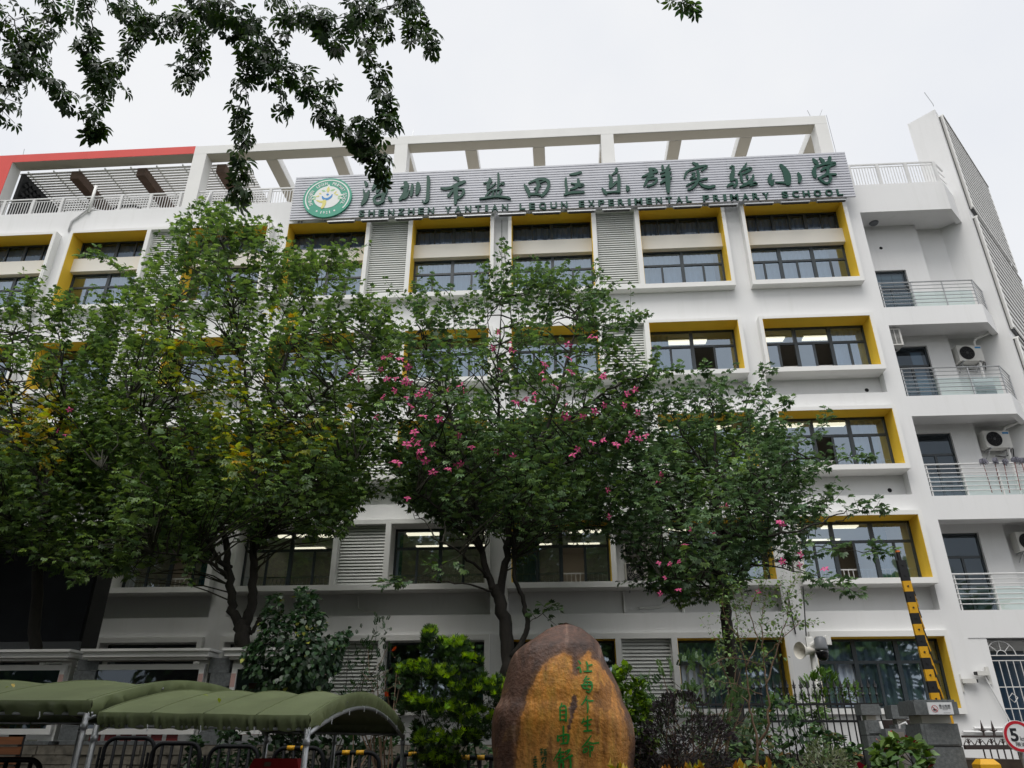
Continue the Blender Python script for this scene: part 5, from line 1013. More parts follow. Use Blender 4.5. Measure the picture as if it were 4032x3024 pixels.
# ============================================================ BENCH, STONE WALL, DISPLAY BOARDS, SCREEN
p = at(-10, 2950, 12.0); t = empty('park_bench', (p.x, 12.0, G1), 'brown slatted bench at the lower left photo edge', 'bench')
for k in range(6): q = MB(); z = .10 - k * .135; q.box(p.x - .9, p.x + .34, 12.0 + k * .02, 12.03 + k * .02, z - .105, z); q.build('back_slat', M['wood'], t)
for k in range(4): q = MB(); q.box(p.x - .9, p.x + .34, 11.5 + k * .12, 11.6 + k * .12, -.85, -.82); q.build('seat_slat', M['wood'], t)
for x in (-.8, .3): q = MB(); q.bar((p.x + x, 12.06, .10), (p.x + x, 12.2, G1), .06, .05); q.bar((p.x + x, 11.5, -.88), (p.x + x, 11.45, G1), .06, .05); q.bar((p.x + x, 11.45, -.88), (p.x + x, 12.15, -.88), .06, .04); q.build('frame', M['dark'], t)
t = empty('stone_wall', (-6, 14.6, G1), 'low rough stone wall under the display boards', 'wall')
q = MB(); q.box(-16, -.6, 14.75, 15.3, G1, -.01); q.build('core', M['soil'], t)
q = MB()
for r_i in range(8):
    x = -16 + (r_i % 2) * .2
    while x < -.8:
        w_ = rng.uniform(.22, .55); z0 = -1.3 + r_i * .16; d = rng.uniform(0, .05); q.box(x + .006, x + w_ - .006, 14.70 - d, 14.76, z0 + .006, z0 + .154); x += w_
q.build('stone_facing', M['stone'], t)
def board(label, px0, px1, D, kind):
    a, b = at(px0, 2650, D).x, at(px1, 2650, D).x; ztop = at(400, 2617, D).z; zb = at(400, 2892, D).z; zr0, zr1 = at(400, 2592, D).z, at(400, 2571, D).z
    t = empty('display_board', ((a + b) / 2, D, -.05), label, 'notice board', 'framed display boards on the stone wall'); fw = .10
    q = MB(); q.box(a, b, D - .04, D + .04, ztop - fw, ztop); q.box(a, b, D - .04, D + .04, zb, zb + fw); q.box(a, a + fw, D - .04, D + .04, zb + fw, ztop - fw); q.box(b - fw, b, D - .04, D + .04, zb + fw, ztop - fw); q.build('frame', M['frame_white'], t)
    q = MB(); q.box(a - .002, a + fw - .01, D - .045, D - .041, ztop - .42, ztop - .18); q.build('pink_trim', M['pink'], t); q = MB(); q.box(b - fw + .01, b + .002, D - .045, D - .041, ztop - .42, ztop - .18); q.build('pink_trim', M['pink'], t)
    q = MB(); q.face([(a + fw, D + .02, zb + fw), (b - fw, D + .02, zb + fw), (b - fw, D + .02, ztop - fw), (a + fw, D + .02, ztop - fw)]); po = q.build('poster', M['poster_' + kind], t)
    if kind == 'dark':
        q = MB(); n = 7
        for r_ in range(3):
            for i in range(n):
                x = b - fw - .25 - i * .31; z = ztop - fw - .42 - r_ * .48; cm_ = (i + r_) % 4
                q.box(x - .105, x + .105, D + .013, D + .017, z - .15, z + .15, cm_); q.disc((x, D + .010, z + .03), .055, .002, n=14, m=4); q.slab([(-.075, -.12), (.075, -.12), (.03, -.02), (-.03, -.02)], (x, D + .008, z), .002, m=(cm_ + 2) % 4)
        q.build('picture_card', [mat('card_ochre', (.30, .20, .04), .4), mat('card_red', (.28, .05, .025), .4), mat('card_grey', (.20, .20, .16), .4), mat('card_rust', (.30, .10, .025), .4), mat('card_skin', (.34, .22, .13), .5)], po)
    if kind == 'red':
        q = MB()
        for i in range(5): x = (a + b) / 2 - .45 + i * .22; stroke(q, [(x - .07, ztop - .36, .025), (x + .07, ztop - .33, .03)], D + .012, .004); stroke(q, [(x, ztop - .28, .03), (x - .02, ztop - .46, .025)], D + .01, .004)
        for r_ in range(2):
            for i in range(6): x = a + .35 + i * .3; q.box(x - .11, x + .11, D + .012, D + .016, ztop - .85 - r_ * .5, ztop - .62 - r_ * .5)
        q.build('poster_print', mat('print_dull_red', (.20, .02, .02), .5), po)
    if kind == 'pale':
        q = MB()
        for i in range(5): z = ztop - .35 - i * .2; q.hexa([(a + .35, D + .01), (a + .95, D + .01), (a + .95, D + .015), (a + .35, D + .015)], z - .10, z)
        q.build('poster_print', mat('print_red', (.40, .03, .03), .5), po)
    q = MB(); q.face([(a + fw, D - .005, zb + fw), (b - fw, D - .005, zb + fw), (b - fw, D - .005, ztop - fw), (a + fw, D - .005, ztop - fw)]); q.build('glazing', M['dglass'], t)
    q = MB(); q.box(a - .12, b + .12, D - .22, D + .25, zr0, zr1); q.box(a - .16, b + .16, D - .27, D + .28, zr1 + .002, zr1 + .05); q.box(a - .05, b + .05, D - .14, D + .2, zr0 - .05, zr0 - .002); q.build('cornice', M['frame_white'], t)
    for x in (a + .06, b - .06): q = MB(); q.box(x - .1, x + .1, D + .06, D + .2, -.9, zr0 - .052); q.build('post', M['frame_white'], t)
    q = MB(); q.box(a - .1, b + .1, D - .16, D + .22, -.06, .05); q.build('ledge', M['granite'], t)
board('display board with rows of small coloured portrait cards behind the left shelter', -390, 258, 15.0, 'dark')
board('display board with a dark red poster between the two stone posts', 360, 805, 15.0, 'red')
board('display board mostly hidden by the dark glossy shrub', 915, 1290, 15.0, 'pale')
for i, (px_, w_) in enumerate(((330, .42), (862, .40))):
    p = at(px_, 2640, 14.9); t = empty('stone_post', (p.x, 15.1, -.9), ('stacked grey stone post between the left and the red display board', 'stacked grey stone post right of the red display board')[i], 'post')
    z = -.9; k = 0
    while z < 1.45: h = rng.uniform(.2, .28); d = rng.uniform(-.05, .05); q = MB(); q.box(p.x - w_ / 2 + d, p.x + w_ / 2 + d, 14.95, 15.35, z + .005, z + h); q.build('stone_block', M['granite'], t); z += h
sc_ = empty('video_screen', (-14, 21, 2), 'big black outdoor video screen in a dark casing, left of the second tree', 'screen')
p0 = at(308, 2556, 19.6); p1 = at(380, 2195, 19.6); xr = at(345, 2375, 19.6).x
q = MB(); q.box(-24, xr, 19.75, 20.45, p0.z - .02, p1.z + .25); q.build('casing', M['screen_case'], sc_)
q = MB(); q.box(-23.9, xr - .06, 19.68, 19.745, p0.z + .22, p1.z + .15); q.build('screen_panel', M['screen'], sc_)
q = MB(); q.box(-24, xr, 19.66, 19.745, p0.z, p0.z + .2); q.box(-24, xr, 19.66, 19.745, p1.z + .17, p1.z + .25); q.build('rim', M['camgrey'], sc_)
for x in (-16.2, -20.5): q = MB(); q.box(x, x + .4, 20.0, 20.4, G1, p0.z - .02); q.build('support_post', M['screen_case'], sc_)
# ============================================================ FENCE, GATE PILLARS, BOOM, SIGNS, CAMERAS
fz = 15.2; t = empty('spear_fence', (6, fz, G1), 'black iron fence with spear tips between the shrubs and the granite pillar', 'fence')
x0, x1 = at(2720, 2700, fz).x, at(3460, 2700, fz).x; zt = at(3200, 2673, fz).z; zr1, zr2 = at(3200, 2773, fz).z, at(3200, 2840, fz).z
q = MB(); q.box(x0, x1, fz - .02, fz + .02, zr1 - .02, zr1 + .02); q.build('rail', M['dark'], t); q = MB(); q.box(x0, x1 - .45, fz - .02, fz + .02, zr2 - .02, zr2 + .02); q.build('rail', M['dark'], t)
q = MB(); q.tube([(0, 0, G1), (0, 0, zt - .16)], .013, 6); q.tube([(0, 0, zt - .17), (0, 0, zt - .15), (0, 0, zt - .12), (0, 0, zt)], [.013, .03, .022, .001], 6); q.tube([(-.035, 0, zt - .10), (0, 0, zt - .15), (.035, 0, zt - .10)], .008, 4); q.tube([(0, 0, zt - .3), (0, 0, zt - .27), (0, 0, zt - .24)], [.013, .026, .013], 6)
pk = q.build('picket', M['dark'], t, org=Vector((0, 0, 0))); pk.location = (x0 + .06 - t.location.x, 0, -t.location.z); x = x0 + .18
while x < x1: c_ = pk.copy(); C.objects.link(c_); c_.parent = t; c_.location = (x - t.location.x, 0, -t.location.z); x += .122
q = MB(); q.box(x1 - .5, x1 - .46, fz - .03, fz + .03, G1, zr1); q.build('post', M['dark'], t)
def pillar(label, pxa, pxb, ytop, ycapb, ybody, D, blocks):
    a, b = at(pxa, 2850, D).x, at(pxb, 2850, D).x; zc1, zc0, zb = at(pxa, ytop, D).z, at(pxa, ycapb, D).z, at(pxa, ybody, D).z
    t = empty('gate_pillar', ((a + b) / 2, D + .3, G1), label, 'pillar', 'granite gate pillars'); d = (b - a); o = d * .08
    q = MB(); q.box(a - o, b + o, D - o, D + d + o, zc0, zc1); q.box(a - o * .5, b + o * .5, D - o * .5, D + d + o * .5, zc1 + .002, zc1 + .03); q.build('capstone', M['granite'], t)
    q = MB(); q.box(a + .06, b - .06, D + .05, D + d - .05, zb, zc0 - .002); q.build('neck', M['cream'], t)
    z = zb; h = (zb - G1) / blocks
    for i in range(blocks): q = MB(); q.box(a, b, D, D + d, z - h + .008, z - .004); q.box(a + .05, b - .05, D - .012, D, z - h + .03, z - .03); q.build('granite_block', M['granite'], t); z -= h
    q = MB(); q.box(a + .012, b - .012, D + .012, D + d - .012, G1, zb - .004); q.build('core', M['screen_case'], t); return t
pillar('slim granite pillar at the right end of the spear fence', 3405, 3472, 2780, 2815, 2835, 14.6, 7)
pillar('small granite pillar with a white pipe between the larger two', 3524, 3590, 2783, 2830, 2852, 15.0, 6)
pillar('broad granite gate pillar carrying the no smoking notice', 3622, 3770, 2764, 2815, 2848, 12.6, 5)
q = MB(); p = at(3565, 2850, 14.8); q.tube([p + Vector((-.12, 0, -.3)), p + Vector((-.1, 0, -.02)), p + Vector((0, 0, .02)), p + Vector((.06, 0, -.1)), p + Vector((.2, 0, -1.1))], .025, 8); tag(q.build('conduit', M['hose'], smooth=True, org=p), 'white conduit bent over the small granite pillar', 'pipe')
q = MB(); p = at(3465, 2840, 14.5); q.tube([p, p + Vector((.03, 0, -.25)), p + Vector((.12, 0, -1.2))], .025, 8); tag(q.build('conduit', M['hose'], smooth=True, org=p), 'white pipe running down the side of the slim granite pillar', 'pipe')
for px_, wd, lb in ((3530, .16, 'flat grey metal box left of the middle granite pillar'), (3618, .18, 'flat grey metal box left of the broad granite pillar')):
    p = at(px_, 2900, 14.3); t = empty('control_box', (p.x, 14.3, G1), lb, 'box'); q = MB(); q.box(p.x - wd, p.x + wd, 14.3, 14.5, -.5, p.z + .12); q.build('case', M['camgrey'], t); q = MB(); q.box(p.x - wd + .03, p.x + wd - .03, 14.29, 14.3, -.45, p.z + .07); q.build('door', M['steel'], t)
q = MB(); a_, b_ = at(3460, 2850, 15.6).x, at(3700, 2850, 15.6).x; q.box(a_, b_, 15.6, 15.8, G1, at(3500, 2835, 15.6).z); tag(q.build('timber_panel', M['wrought'], org=Vector((a_, 15.6, G1))), 'dark brown panel closing the gap behind the granite pillars', 'panel')
# no smoking notice on the broad pillar
a_, b_ = at(3655, 2790, 12.45), at(3752, 2790, 12.45); zt_, zb_ = at(3700, 2765, 12.45).z, at(3700, 2813, 12.45).z
t = empty('no_smoking_notice', (a_.x, 12.45, zb_), 'white no smoking notice on the broad granite pillar', 'notice')
q = MB(); q.box(a_.x, b_.x, 12.45, 12.47, zb_, zt_); q.build('plate', M['swhite'], t); wN = b_.x - a_.x; hN = zt_ - zb_
q = MB(); cx_, cz = a_.x + wN * .26, zb_ + hN * .47; rr_ = hN * .29
for i in range(28):
    t0, t1 = 2 * math.pi * i / 28, 2 * math.pi * (i + 1) / 28; q.face([(cx_ + r_ * math.cos(tt), 12.446, cz + r_ * math.sin(tt)) for r_, tt in ((rr_, t0), (rr_, t1), (rr_ * .86, t1), (rr_ * .86, t0))])
q.bar((cx_ - rr_ * .6, 12.445, cz + rr_ * .6), (cx_ + rr_ * .6, 12.445, cz - rr_ * .6), .004, .008); q.build('red_ring', mat('notice_red', (.6, .12, .13), .5), t)
q = MB(); q.box(cx_ - rr_ * .55, cx_ + rr_ * .5, 12.444, 12.446, cz - rr_ * .32, cz - rr_ * .06); q.box(cx_ - rr_ * .5, cx_ + rr_ * .45, 12.444, 12.446, cz - rr_ * .5, cz - rr_ * .40)
text_mb(q, '禁止吸烟', a_.x + wN * .46, zb_ + hN * .62, hN * .19, 12.444, .002, width=wN * .44); text_mb(q, 'NO SMOKING', a_.x + wN * .47, zb_ + hN * .48, hN * .10, 12.444, .002, width=wN * .43)
q.box(a_.x + wN * .58, a_.x + wN * .78, 12.445, 12.446, zb_ + hN * .38, zb_ + hN * .40); q.box(a_.x + wN * .58, a_.x + wN * .86, 12.445, 12.446, zb_ + hN * .13, zb_ + hN * .145); q.build('lettering', M['ink'], t)
# raised boom barrier
BDp = 13.4; base = at(3692, 2775, BDp); tip = at(3550, 2205, BDp); ax_ = (tip - base); Lb = ax_.length; ud = ax_.normalized()
t = empty('boom_barrier', (base.x, BDp, G1), 'raised yellow and black striped boom barrier behind the broad granite pillar', 'barrier gate')
sdv = Vector((ud.z, 0, -ud.x))
def bseg(s0, s1, off, w_, y0, y1):
    q = MB(); pts = [base + ud * s0 + sdv * (off - w_ / 2), base + ud * s0 + sdv * (off + w_ / 2), base + ud * s1 + sdv * (off + w_ / 2), base + ud * s1 + sdv * (off - w_ / 2)]
    q.slab([(p.x, p.z) for p in pts], (0, y0, 0), y1 - y0); return q
nseg = 13
for i in range(nseg):
    q = bseg(Lb * i / nseg, Lb * (i + 1) / nseg - .001, 0, .14, BDp, BDp + .06); q.build('arm_stripe', M['yb' if i % 2 == 0 and i < 12 else 'kblk'], t)
    c_ = base + ud * Lb * (i + .5) / nseg; q = MB(); q.disc((c_.x, BDp - .012, c_.z), .014, .012, n=10); q.build('bolt', M['kblk'], t)
    q = MB(); e0, e1 = base + ud * Lb * i / nseg - sdv * .052, base + ud * (Lb * (i + 1) / nseg + .03) - sdv * .046; q.bar((e0.x - .010, BDp + .03, e0.z + .05), (e1.x, BDp + .03, e1.z - .06), .012, .05); q.build('fin', M['kblk' if i % 2 == 0 else 'yb'], t)
for i in range(10):                                              # hanging fold-out rail along the arm
    s0 = Lb * (.02 + .078 * i); off = .115 - .004 * i
    a0 = base + ud * s0 + sdv * off; a1 = base + ud * (s0 + Lb * .082) + sdv * (off - .012); q = MB(); q.bar((a0.x, BDp + .09, a0.z), (a1.x, BDp + .09, a1.z), .03, .045); q.build('fold_rail', M['yb' if i % 2 else 'kblk'], t)
    d0 = base + ud * (s0 + .05) + sdv * (off + .055); d1 = base + ud * (s0 + .40) + sdv * (off + .012); q = MB(); q.bar((d0.x, BDp + .13, d0.z), (d1.x, BDp + .13, d1.z), .02, .04); q.build('fold_flap', M['kblk' if i % 2 else 'yb'], t)
q = bseg(Lb, Lb + .14, -.02, .05, BDp, BDp + .05); q.build('arm_tip', M['kblk'], t); q = bseg(Lb + .141, Lb + .17, -.02, .055, BDp, BDp + .05); q.build('tip_cap', M['orange'], t)
q = MB(); q.box(base.x - .12, base.x + .22, BDp + .07, BDp + .4, G1, base.z + .02); q.build('motor_housing', M['yb'], t)
# camera pole
PD = 16.2; p = at(3187, 2508, PD); pb_ = at(3213, 2720, PD); t = empty('camera_pole', (pb_.x, PD, G1), 'grey steel pole carrying a dome camera and a horn speaker beside the right window', 'pole')
q = MB(); q.tube([(p.x, PD, p.z), (p.x, PD, G1)], .055, 12); q.build('pole', M['frame_white'], t, smooth=True)
q = MB(); z = p.z - .12; q.tube([(p.x - .02, PD - .05, z - .05), (p.x + .28, PD - .2, z + .08)], .055, 10); q.tube([(p.x + .28, PD - .2, z + .1), (p.x + .28, PD - .2, z - .06)], .07, 12); q.box(p.x - .1, p.x + .08, PD - .09, PD - .03, z - .22, z + .1); q.build('arm', M['frame_white'], t)
q = MB(); c_ = at(3232, 2540, PD - .2); cx_ = c_.x; zz = c_.z; q.tube([(cx_, PD - .2, zz + .16), (cx_, PD - .2, zz + .12), (cx_, PD - .2, zz - .05), (cx_, PD - .2, zz - .1)], [.07, .115, .125, .125], 20); q.build('camera_housing', M['camgrey'], t, smooth=True)
q = MB(); q.tube([(cx_, PD - .2, zz - .1 - .20 * math.sin(a_)) for a_ in np.linspace(0, 1.5, 8)], [.118 * math.cos(a_) ** .6 + .004 for a_ in np.linspace(0, 1.5, 8)], 20); q.build('camera_dome', mat('dome_black', (.004, .004, .005), .12), t, smooth=True)
q = MB(); h0 = at(3162, 2565, PD - .05); q.tube([(p.x, PD - .05, h0.z), (h0.x + .12, PD - .1, h0.z), (h0.x + .02, PD - .16, h0.z), (h0.x - .1, PD - .22, h0.z), (h0.x - .12, PD - .23, h0.z)], [.06, .065, .08, .16, .165], 18, caps=False); q.build('horn_speaker', M['cream'], t, smooth=True)
q = MB(); q.tube([(p.x - .06, PD, p.z + .02), at(3162, 2310, PD)], .012, 6); q.build('antenna', M['dark'], t)
q = MB(); q.box(pb_.x - .1, pb_.x + .02, PD - .1, PD - .05, at(3200, 2732, PD).z, at(3200, 2708, PD).z); q.build('junction_box', M['frame_white'], t)
for (px_, py_, D, s_, lb) in ((3812, 2682, 24.9, 1, 'white bullet camera on the facade edge pillar pointing right'), (3868, 2652, 24.9, -1, 'white bullet camera beside the grilled window pointing left')):
    p = at(px_, py_, D); t = empty('bullet_camera', p, lb, 'camera'); q = MB(); q.bar(p - Vector((.18 * s_, 0, 0)), p + Vector((.2 * s_, -.05, 0)), .13, .12); q.build('housing', M['ac'], t)
    q = MB(); q.bar(p + Vector((.2 * s_, -.05, 0)), p + Vector((.25 * s_, -.06, 0)), .10, .09); q.build('lens', M['kblk'], t); q = MB(); q.bar(p + Vector((-.1 * s_, .02, -.05)), p + Vector((-.2 * s_, .1, -.2)), .05, .05); q.box(p.x - .2 * s_ - .05, p.x - .2 * s_ + .05, D + .05, D + .1, p.z - .3, p.z + .2); q.build('bracket', M['ac'], t)
# speed limit sign, wrought iron gate, bollard
SD = 13.0; c_ = at(4012, 2899, SD); r0 = 54 * SD / 3170; t = empty('speed_sign', (c_.x, SD, G1), 'round white speed limit sign with red rim at the right photo edge', 'sign')
q = MB(); q.disc((c_.x, SD, c_.z), r0, .02, n=40); q.build('plate', M['swhite'], t)
q = MB()
for i in range(40):
    t0, t1 = 2 * math.pi * i / 40, 2 * math.pi * (i + 1) / 40; q.face([(c_.x + r_ * math.cos(tt), SD - .004, c_.z + r_ * math.sin(tt)) for r_, tt in ((r0 * .965, t0), (r0 * .965, t1), (r0 * .78, t1), (r0 * .78, t0))])
q.build('red_rim', M['sred'], t)
q = MB(); text_mb(q, '5', c_.x - r0 * .56, c_.z - r0 * .28, r0 * .80, SD - .004, .003, width=r0 * .52, bold=.03); text_mb(q, 'km/h', c_.x + r0 * .04, c_.z - r0 * .28, r0 * .30, SD - .004, .003, width=r0 * .62); text_mb(q, '限速', c_.x - r0 * .34, c_.z - r0 * .62, r0 * .25, SD - .004, .003, width=r0 * .72); q.build('lettering', M['ink'], t)
q = MB(); q.tube([(c_.x, SD + .05, c_.z + r0 * .6), (c_.x, SD + .05, G1)], .03, 10); q.build('post', M['steel'], t)
GD = 17.0; g0, g1 = at(3795, 2930, GD).x, at(4300, 2930, GD).x; zA, zB = at(3900, 2900, GD).z, at(3900, 2940, GD).z
t = empty('iron_gate', (g0, GD, G1), 'brown wrought iron gate with spear tips behind the speed sign', 'gate')
q = MB(); q.box(g0, g1, GD - .03, GD + .03, zA - .02, zA + .02); q.box(g0, g1, GD - .04, GD + .04, zB - .05, zB + .03); q.build('rail', M['wrought'], t)
x = g0 + .35
while x < g1: q = MB(); q.tube([(x, GD, G1), (x, GD, zB)], .014, 6); q.build('bar', M['wrought'], t); x += .13
q = MB(); x = g0 + .1; i = 0
while x < g1:
    q.tube([(x - .1, GD, zB + .03), (x - .05, GD, zB + .11), (x, GD, zB + .05), (x + .05, GD, zB + .11), (x + .1, GD, zB + .03)], .011, 5); q.tube([(x, GD, zB + .03), (x, GD, zB + .12), (x, GD, zA - .03)], [.011, .022, .002], 5); q.tube([(x - .04, GD, zB + .14), (x, GD, zB + .1), (x + .04, GD, zB + .14)], .008, 4)
    if x > g0 + .5: q.tube([(x + .07, GD, zB), (x + .07, GD, zA + .12)], [.013, .002], 5)
    x += .22; i += 1
q.build('scrollwork', M['wrought'], t)
for px_ in (3876, 3918): 
    q = MB(); x = at(px_, 2900, GD).x; q.tube([(x, GD, zA), (x, GD, zA + .07), (x, GD, zA + .10), (x, GD, zA + .30)], [.03, .015, .035, .002], 6); q.tube([(x - .07, GD, zA + .12), (x, GD, zA + .09), (x + .07, GD, zA + .12)], .013, 5); q.build('spear_finial', M['wrought'], t)
p = at(3886, 3010, 12.4); t = empty('yellow_bollard', (p.x, 12.4, G1), 'yellow bollard top at the bottom right below the iron gate', 'bollard')
q = MB(); q.hexa([(p.x - .14, 12.3), (p.x + .14, 12.3), (p.x + .14, 12.55), (p.x - .14, 12.55)], G1, p.z); q.build('post', M['yb'], t); q = MB(); b = [(p.x - .14, 12.3), (p.x + .14, 12.3), (p.x + .14, 12.55), (p.x - .14, 12.55)]
q.v = [(x, y, p.z + .001) for x, y in b] + [(p.x - .09, 12.36, p.z + .07), (p.x + .09, 12.36, p.z + .07), (p.x + .09, 12.5, p.z + .07), (p.x - .09, 12.5, p.z + .07)]; q.f = [(0, 1, 5, 4), (1, 2, 6, 5), (2, 3, 7, 6), (3, 0, 4, 7), (4, 5, 6, 7)]; q.m = [0] * 5; q.build('cap', M['yb'], t)
# ============================================================ SHRUBS AND BED PLANTS
BR = [(.075, .145, .028), (.06, .12, .026), (.095, .175, .03)]
def bush(name, label, cat, D, poly, n, tmpl, size, pal, thick=.6, mt='leaf', tips=None, clump=.0, group=None, updir=.4, stems=6, stem_mat='twig', freq=38., kind=None, tipn=.12, pads=None):
    xs = [p[0] for p in poly]; ys = [p[1] for p in poly]; cxm = sum(xs) / len(xs); b = ov(cxm, max(ys), D); t = empty(name, (b.x, D, min(b.z, -.3)), label, cat, group)
    if kind: t['kind'] = kind
    cr = Crown(); ctr = ov(cxm, max(ys) * .6 + min(ys) * .4, D); k = 0; tr = 0; sd = rng.uniform(0, 99); keep = []
    while k < n and tr < n * 25:
        tr += 1; x, y = rng.uniform(min(xs), max(xs)), rng.uniform(min(ys), max(ys)); pt = False
        if pads and rng.uniform() < .72:
            a = pads[rng.integers(len(pads))]; an, rr = rng.uniform(0, 6.283), rng.uniform(0, 1) ** .5; x, y = a[0] + a[2] * rr * math.cos(an), a[1] + a[3] * rr * math.sin(an); pt = math.sin(an) * rr < .25
        elif not inpoly(x, y, poly): continue
        e = edgedist(x, y, poly); dd = rng.uniform(-1, 1) * thick * min(1, .2 + e / 50)
        nz = mnoise.noise(Vector((x / freq + sd, y / freq, dd * 1.5)))
        if nz < clump + rng.uniform(-.1, .1): continue
        p = ov(x, y, D + dd); o = p - ctr; o = o.normalized() if o.length > 0 else o; f = (o * .6 + Vector((0, -.35, updir)) + rnd3(.45)); u = (Vector((0, -.25, 1)) + o * .3 + rnd3(.3))
        c = pick(pal)
        if tips and (pt if pads else (nz > tipn or e < 6)) and dd < .15 and rng.uniform() < tips[1]: c = pick(tips[0])
        cr.add(p, f, u, size * rng.uniform(.7, 1.2), c); k += 1
        if len(keep) < 400: keep.append(p)
    cr.build('foliage', t, tmpl, M[mt])
    if stems:
        q = MB(); z0 = min(b.z, -.35)
        for i in range(stems):
            s0 = Vector((b.x + rng.normal(0, .15), D + rng.normal(0, .1), z0)); e = keep[rng.integers(len(keep))]; m = s0.lerp(e, .5) + rnd3(.06); q.tube([s0, m, e], [.014, .010, .004], 4, caps=False)
        for i in range(stems * 5):
            e = keep[rng.integers(len(keep))]; e2 = keep[rng.integers(len(keep))]
            if (e - e2).length < .5: q.tube([e, e.lerp(e2, .5) - Vector((0, 0, .04)), e2], .004, 3, caps=False)
        q.build('stems', M[stem_mat], t)
    return t
GL = [(.022, .055, .022), (.03, .07, .026), (.018, .045, .02), (.04, .085, .03)]
bush('glossy_shrub', 'tall dark glossy-leaved shrub in two columns behind the right shelter', 'shrub', 12.6, [(530, 1500), (528, 1400), (560, 1380), (572, 1330), (580, 1292), (605, 1282), (618, 1330), (640, 1310), (642, 1272), (670, 1275), (695, 1300), (700, 1345), (715, 1370), (752, 1355), (760, 1375), (735, 1410), (728, 1450), (710, 1490), (690, 1508), (600, 1512)], 3000, T_leaf, .105, GL, .6, 'gloss_leaf', tips=([(.30, .32, .05), (.10, .18, .04)], .08), clump=-.30, updir=-.5)
PT = [(.28, .48, .035), (.34, .54, .04), (.20, .38, .03)]
bush('podocarpus_bush', 'rounded bush with bright lime shoot tips left of the boulder', 'shrub', 10.4, [(862, 1500), (880, 1440), (905, 1400), (912, 1370), (930, 1350), (955, 1385), (985, 1375), (1020, 1385), (1022, 1420), (1045, 1440), (1042, 1470), (1075, 1475), (1105, 1490), (1108, 1515), (1080, 1530), (1045, 1535), (1070, 1560), (1060, 1590), (1020, 1610), (1000, 1659), (900, 1659), (880, 1600), (900, 1560), (862, 1540)], 3000, TUFT, .085, [(.028, .062, .02), (.04, .085, .022), (.022, .05, .018)], .55, 'leaf', tips=(PT, .62), clump=-.22, updir=.7, freq=30, pads=[(930, 1372, 12, 16), (975, 1398, 45, 18), (1010, 1432, 34, 16), (905, 1452, 45, 22), (955, 1462, 40, 20), (1065, 1478, 40, 20), (1085, 1502, 26, 18), (1000, 1492, 40, 20), (900, 1520, 36, 18), (965, 1535, 44, 18), (1030, 1550, 40, 18), (1010, 1592, 40, 16), (930, 1600, 40, 20), (950, 1640, 50, 22)])
bush('hedge', 'dark green undergrowth behind the barriers and under the shelter', 'hedge', 13.0, [(380, 1700), (420, 1590), (520, 1565), (640, 1575), (760, 1560), (880, 1560), (1000, 1600), (1060, 1620), (1060, 1720)], 2600, T_leaf, .11, GL, .6, 'leaf', clump=-.05, stems=14)
bush('wild_shrub', 'thin wild shrub with small orange flowers between the glossy shrub and the lime-tipped bush', 'shrub', 12.0, [(745, 1500), (770, 1430), (800, 1370), (815, 1330), (840, 1340), (850, 1400), (870, 1450), (880, 1520), (870, 1580), (760, 1570)], 330, T_pinnate, .085, GL, .6, 'leaf', tips=([(.5, .12, .03)], .03), clump=-.02, stems=12, stem_mat='tan_bark')
bush('wild_shrub', 'thin climbing plant before the dark red display board', 'shrub', 13.6, [(620, 1440), (680, 1410), (720, 1420), (750, 1380), (790, 1340), (830, 1330), (830, 1440), (790, 1520), (700, 1500)], 90, T_pinnate, .11, GL, .4, 'leaf', clump=.0, stems=5)
bush('bright_bush', 'bright green dense bush at the right shoulder of the boulder', 'shrub', 10.0, [(1330, 1450), (1350, 1440), (1385, 1470), (1405, 1500), (1400, 1550), (1425, 1590), (1400, 1640), (1340, 1640), (1300, 1500)], 1100, T_leaf, .09, BR, .4, 'leaf', tips=(PT, .35), clump=-.1)
bush('thicket', 'loose green thicket between the bright bush and the sapling', 'shrub', 11.4, [(1380, 1480), (1420, 1440), (1460, 1430), (1500, 1410), (1560, 1440), (1600, 1430), (1620, 1500), (1640, 1600), (1560, 1640), (1400, 1600)], 430, T_pinnate, .12, DGREENS, .7, 'leaf', clump=.02, stems=16, stem_mat='tan_bark')
bush('purple_shrub', 'dusky purple-brown fine-leaved shrub beside the boulder foot', 'shrub', 9.6, [(1370, 1600), (1400, 1540), (1440, 1500), (1490, 1500), (1530, 1530), (1560, 1560), (1590, 1600), (1600, 1680), (1370, 1680)], 3600, T_narrow, .075, [(.035, .026, .030), (.05, .035, .04), (.026, .022, .022), (.03, .04, .022)], .5, 'leaf', clump=-.12, stems=24, stem_mat='brown')
bush('fence_shrub', 'mixed dark and yellowish shrub growing through the spear fence', 'shrub', 14.6, [(1560, 1680), (1570, 1590), (1600, 1560), (1650, 1520), (1690, 1510), (1720, 1550), (1780, 1580), (1850, 1610), (1870, 1680)], 1000, T_leaf, .13, GL + DGREENS, .7, 'leaf', tips=([(.20, .22, .09), (.22, .14, .05)], .22), clump=-.06, stems=14)
bush('feathery_shrub', 'light green feathery shrub behind the spear fence before the right window', 'shrub', 15.8, [(1660, 1510), (1690, 1500), (1740, 1480), (1765, 1452), (1790, 1450), (1800, 1475), (1850, 1490), (1860, 1502), (1800, 1530), (1800, 1560), (1700, 1560)], 300, T_pinnate, .15, [(.10, .20, .04), (.13, .25, .05), (.075, .15, .035)], .4, 'leaf', clump=-.1, stems=9)
bush('pillar_shrub', 'broad-leaved shrub with a red flower before the granite pillars', 'shrub', 11.2, [(1855, 1690), (1870, 1630), (1900, 1610), (1940, 1600), (1985, 1605), (2010, 1640), (2010, 1690)], 330, T_leaf, .14, BR + GREENS, .35, 'gloss_leaf', tips=([(.35, .02, .02), (.22, .30, .08)], .12), clump=-.2)
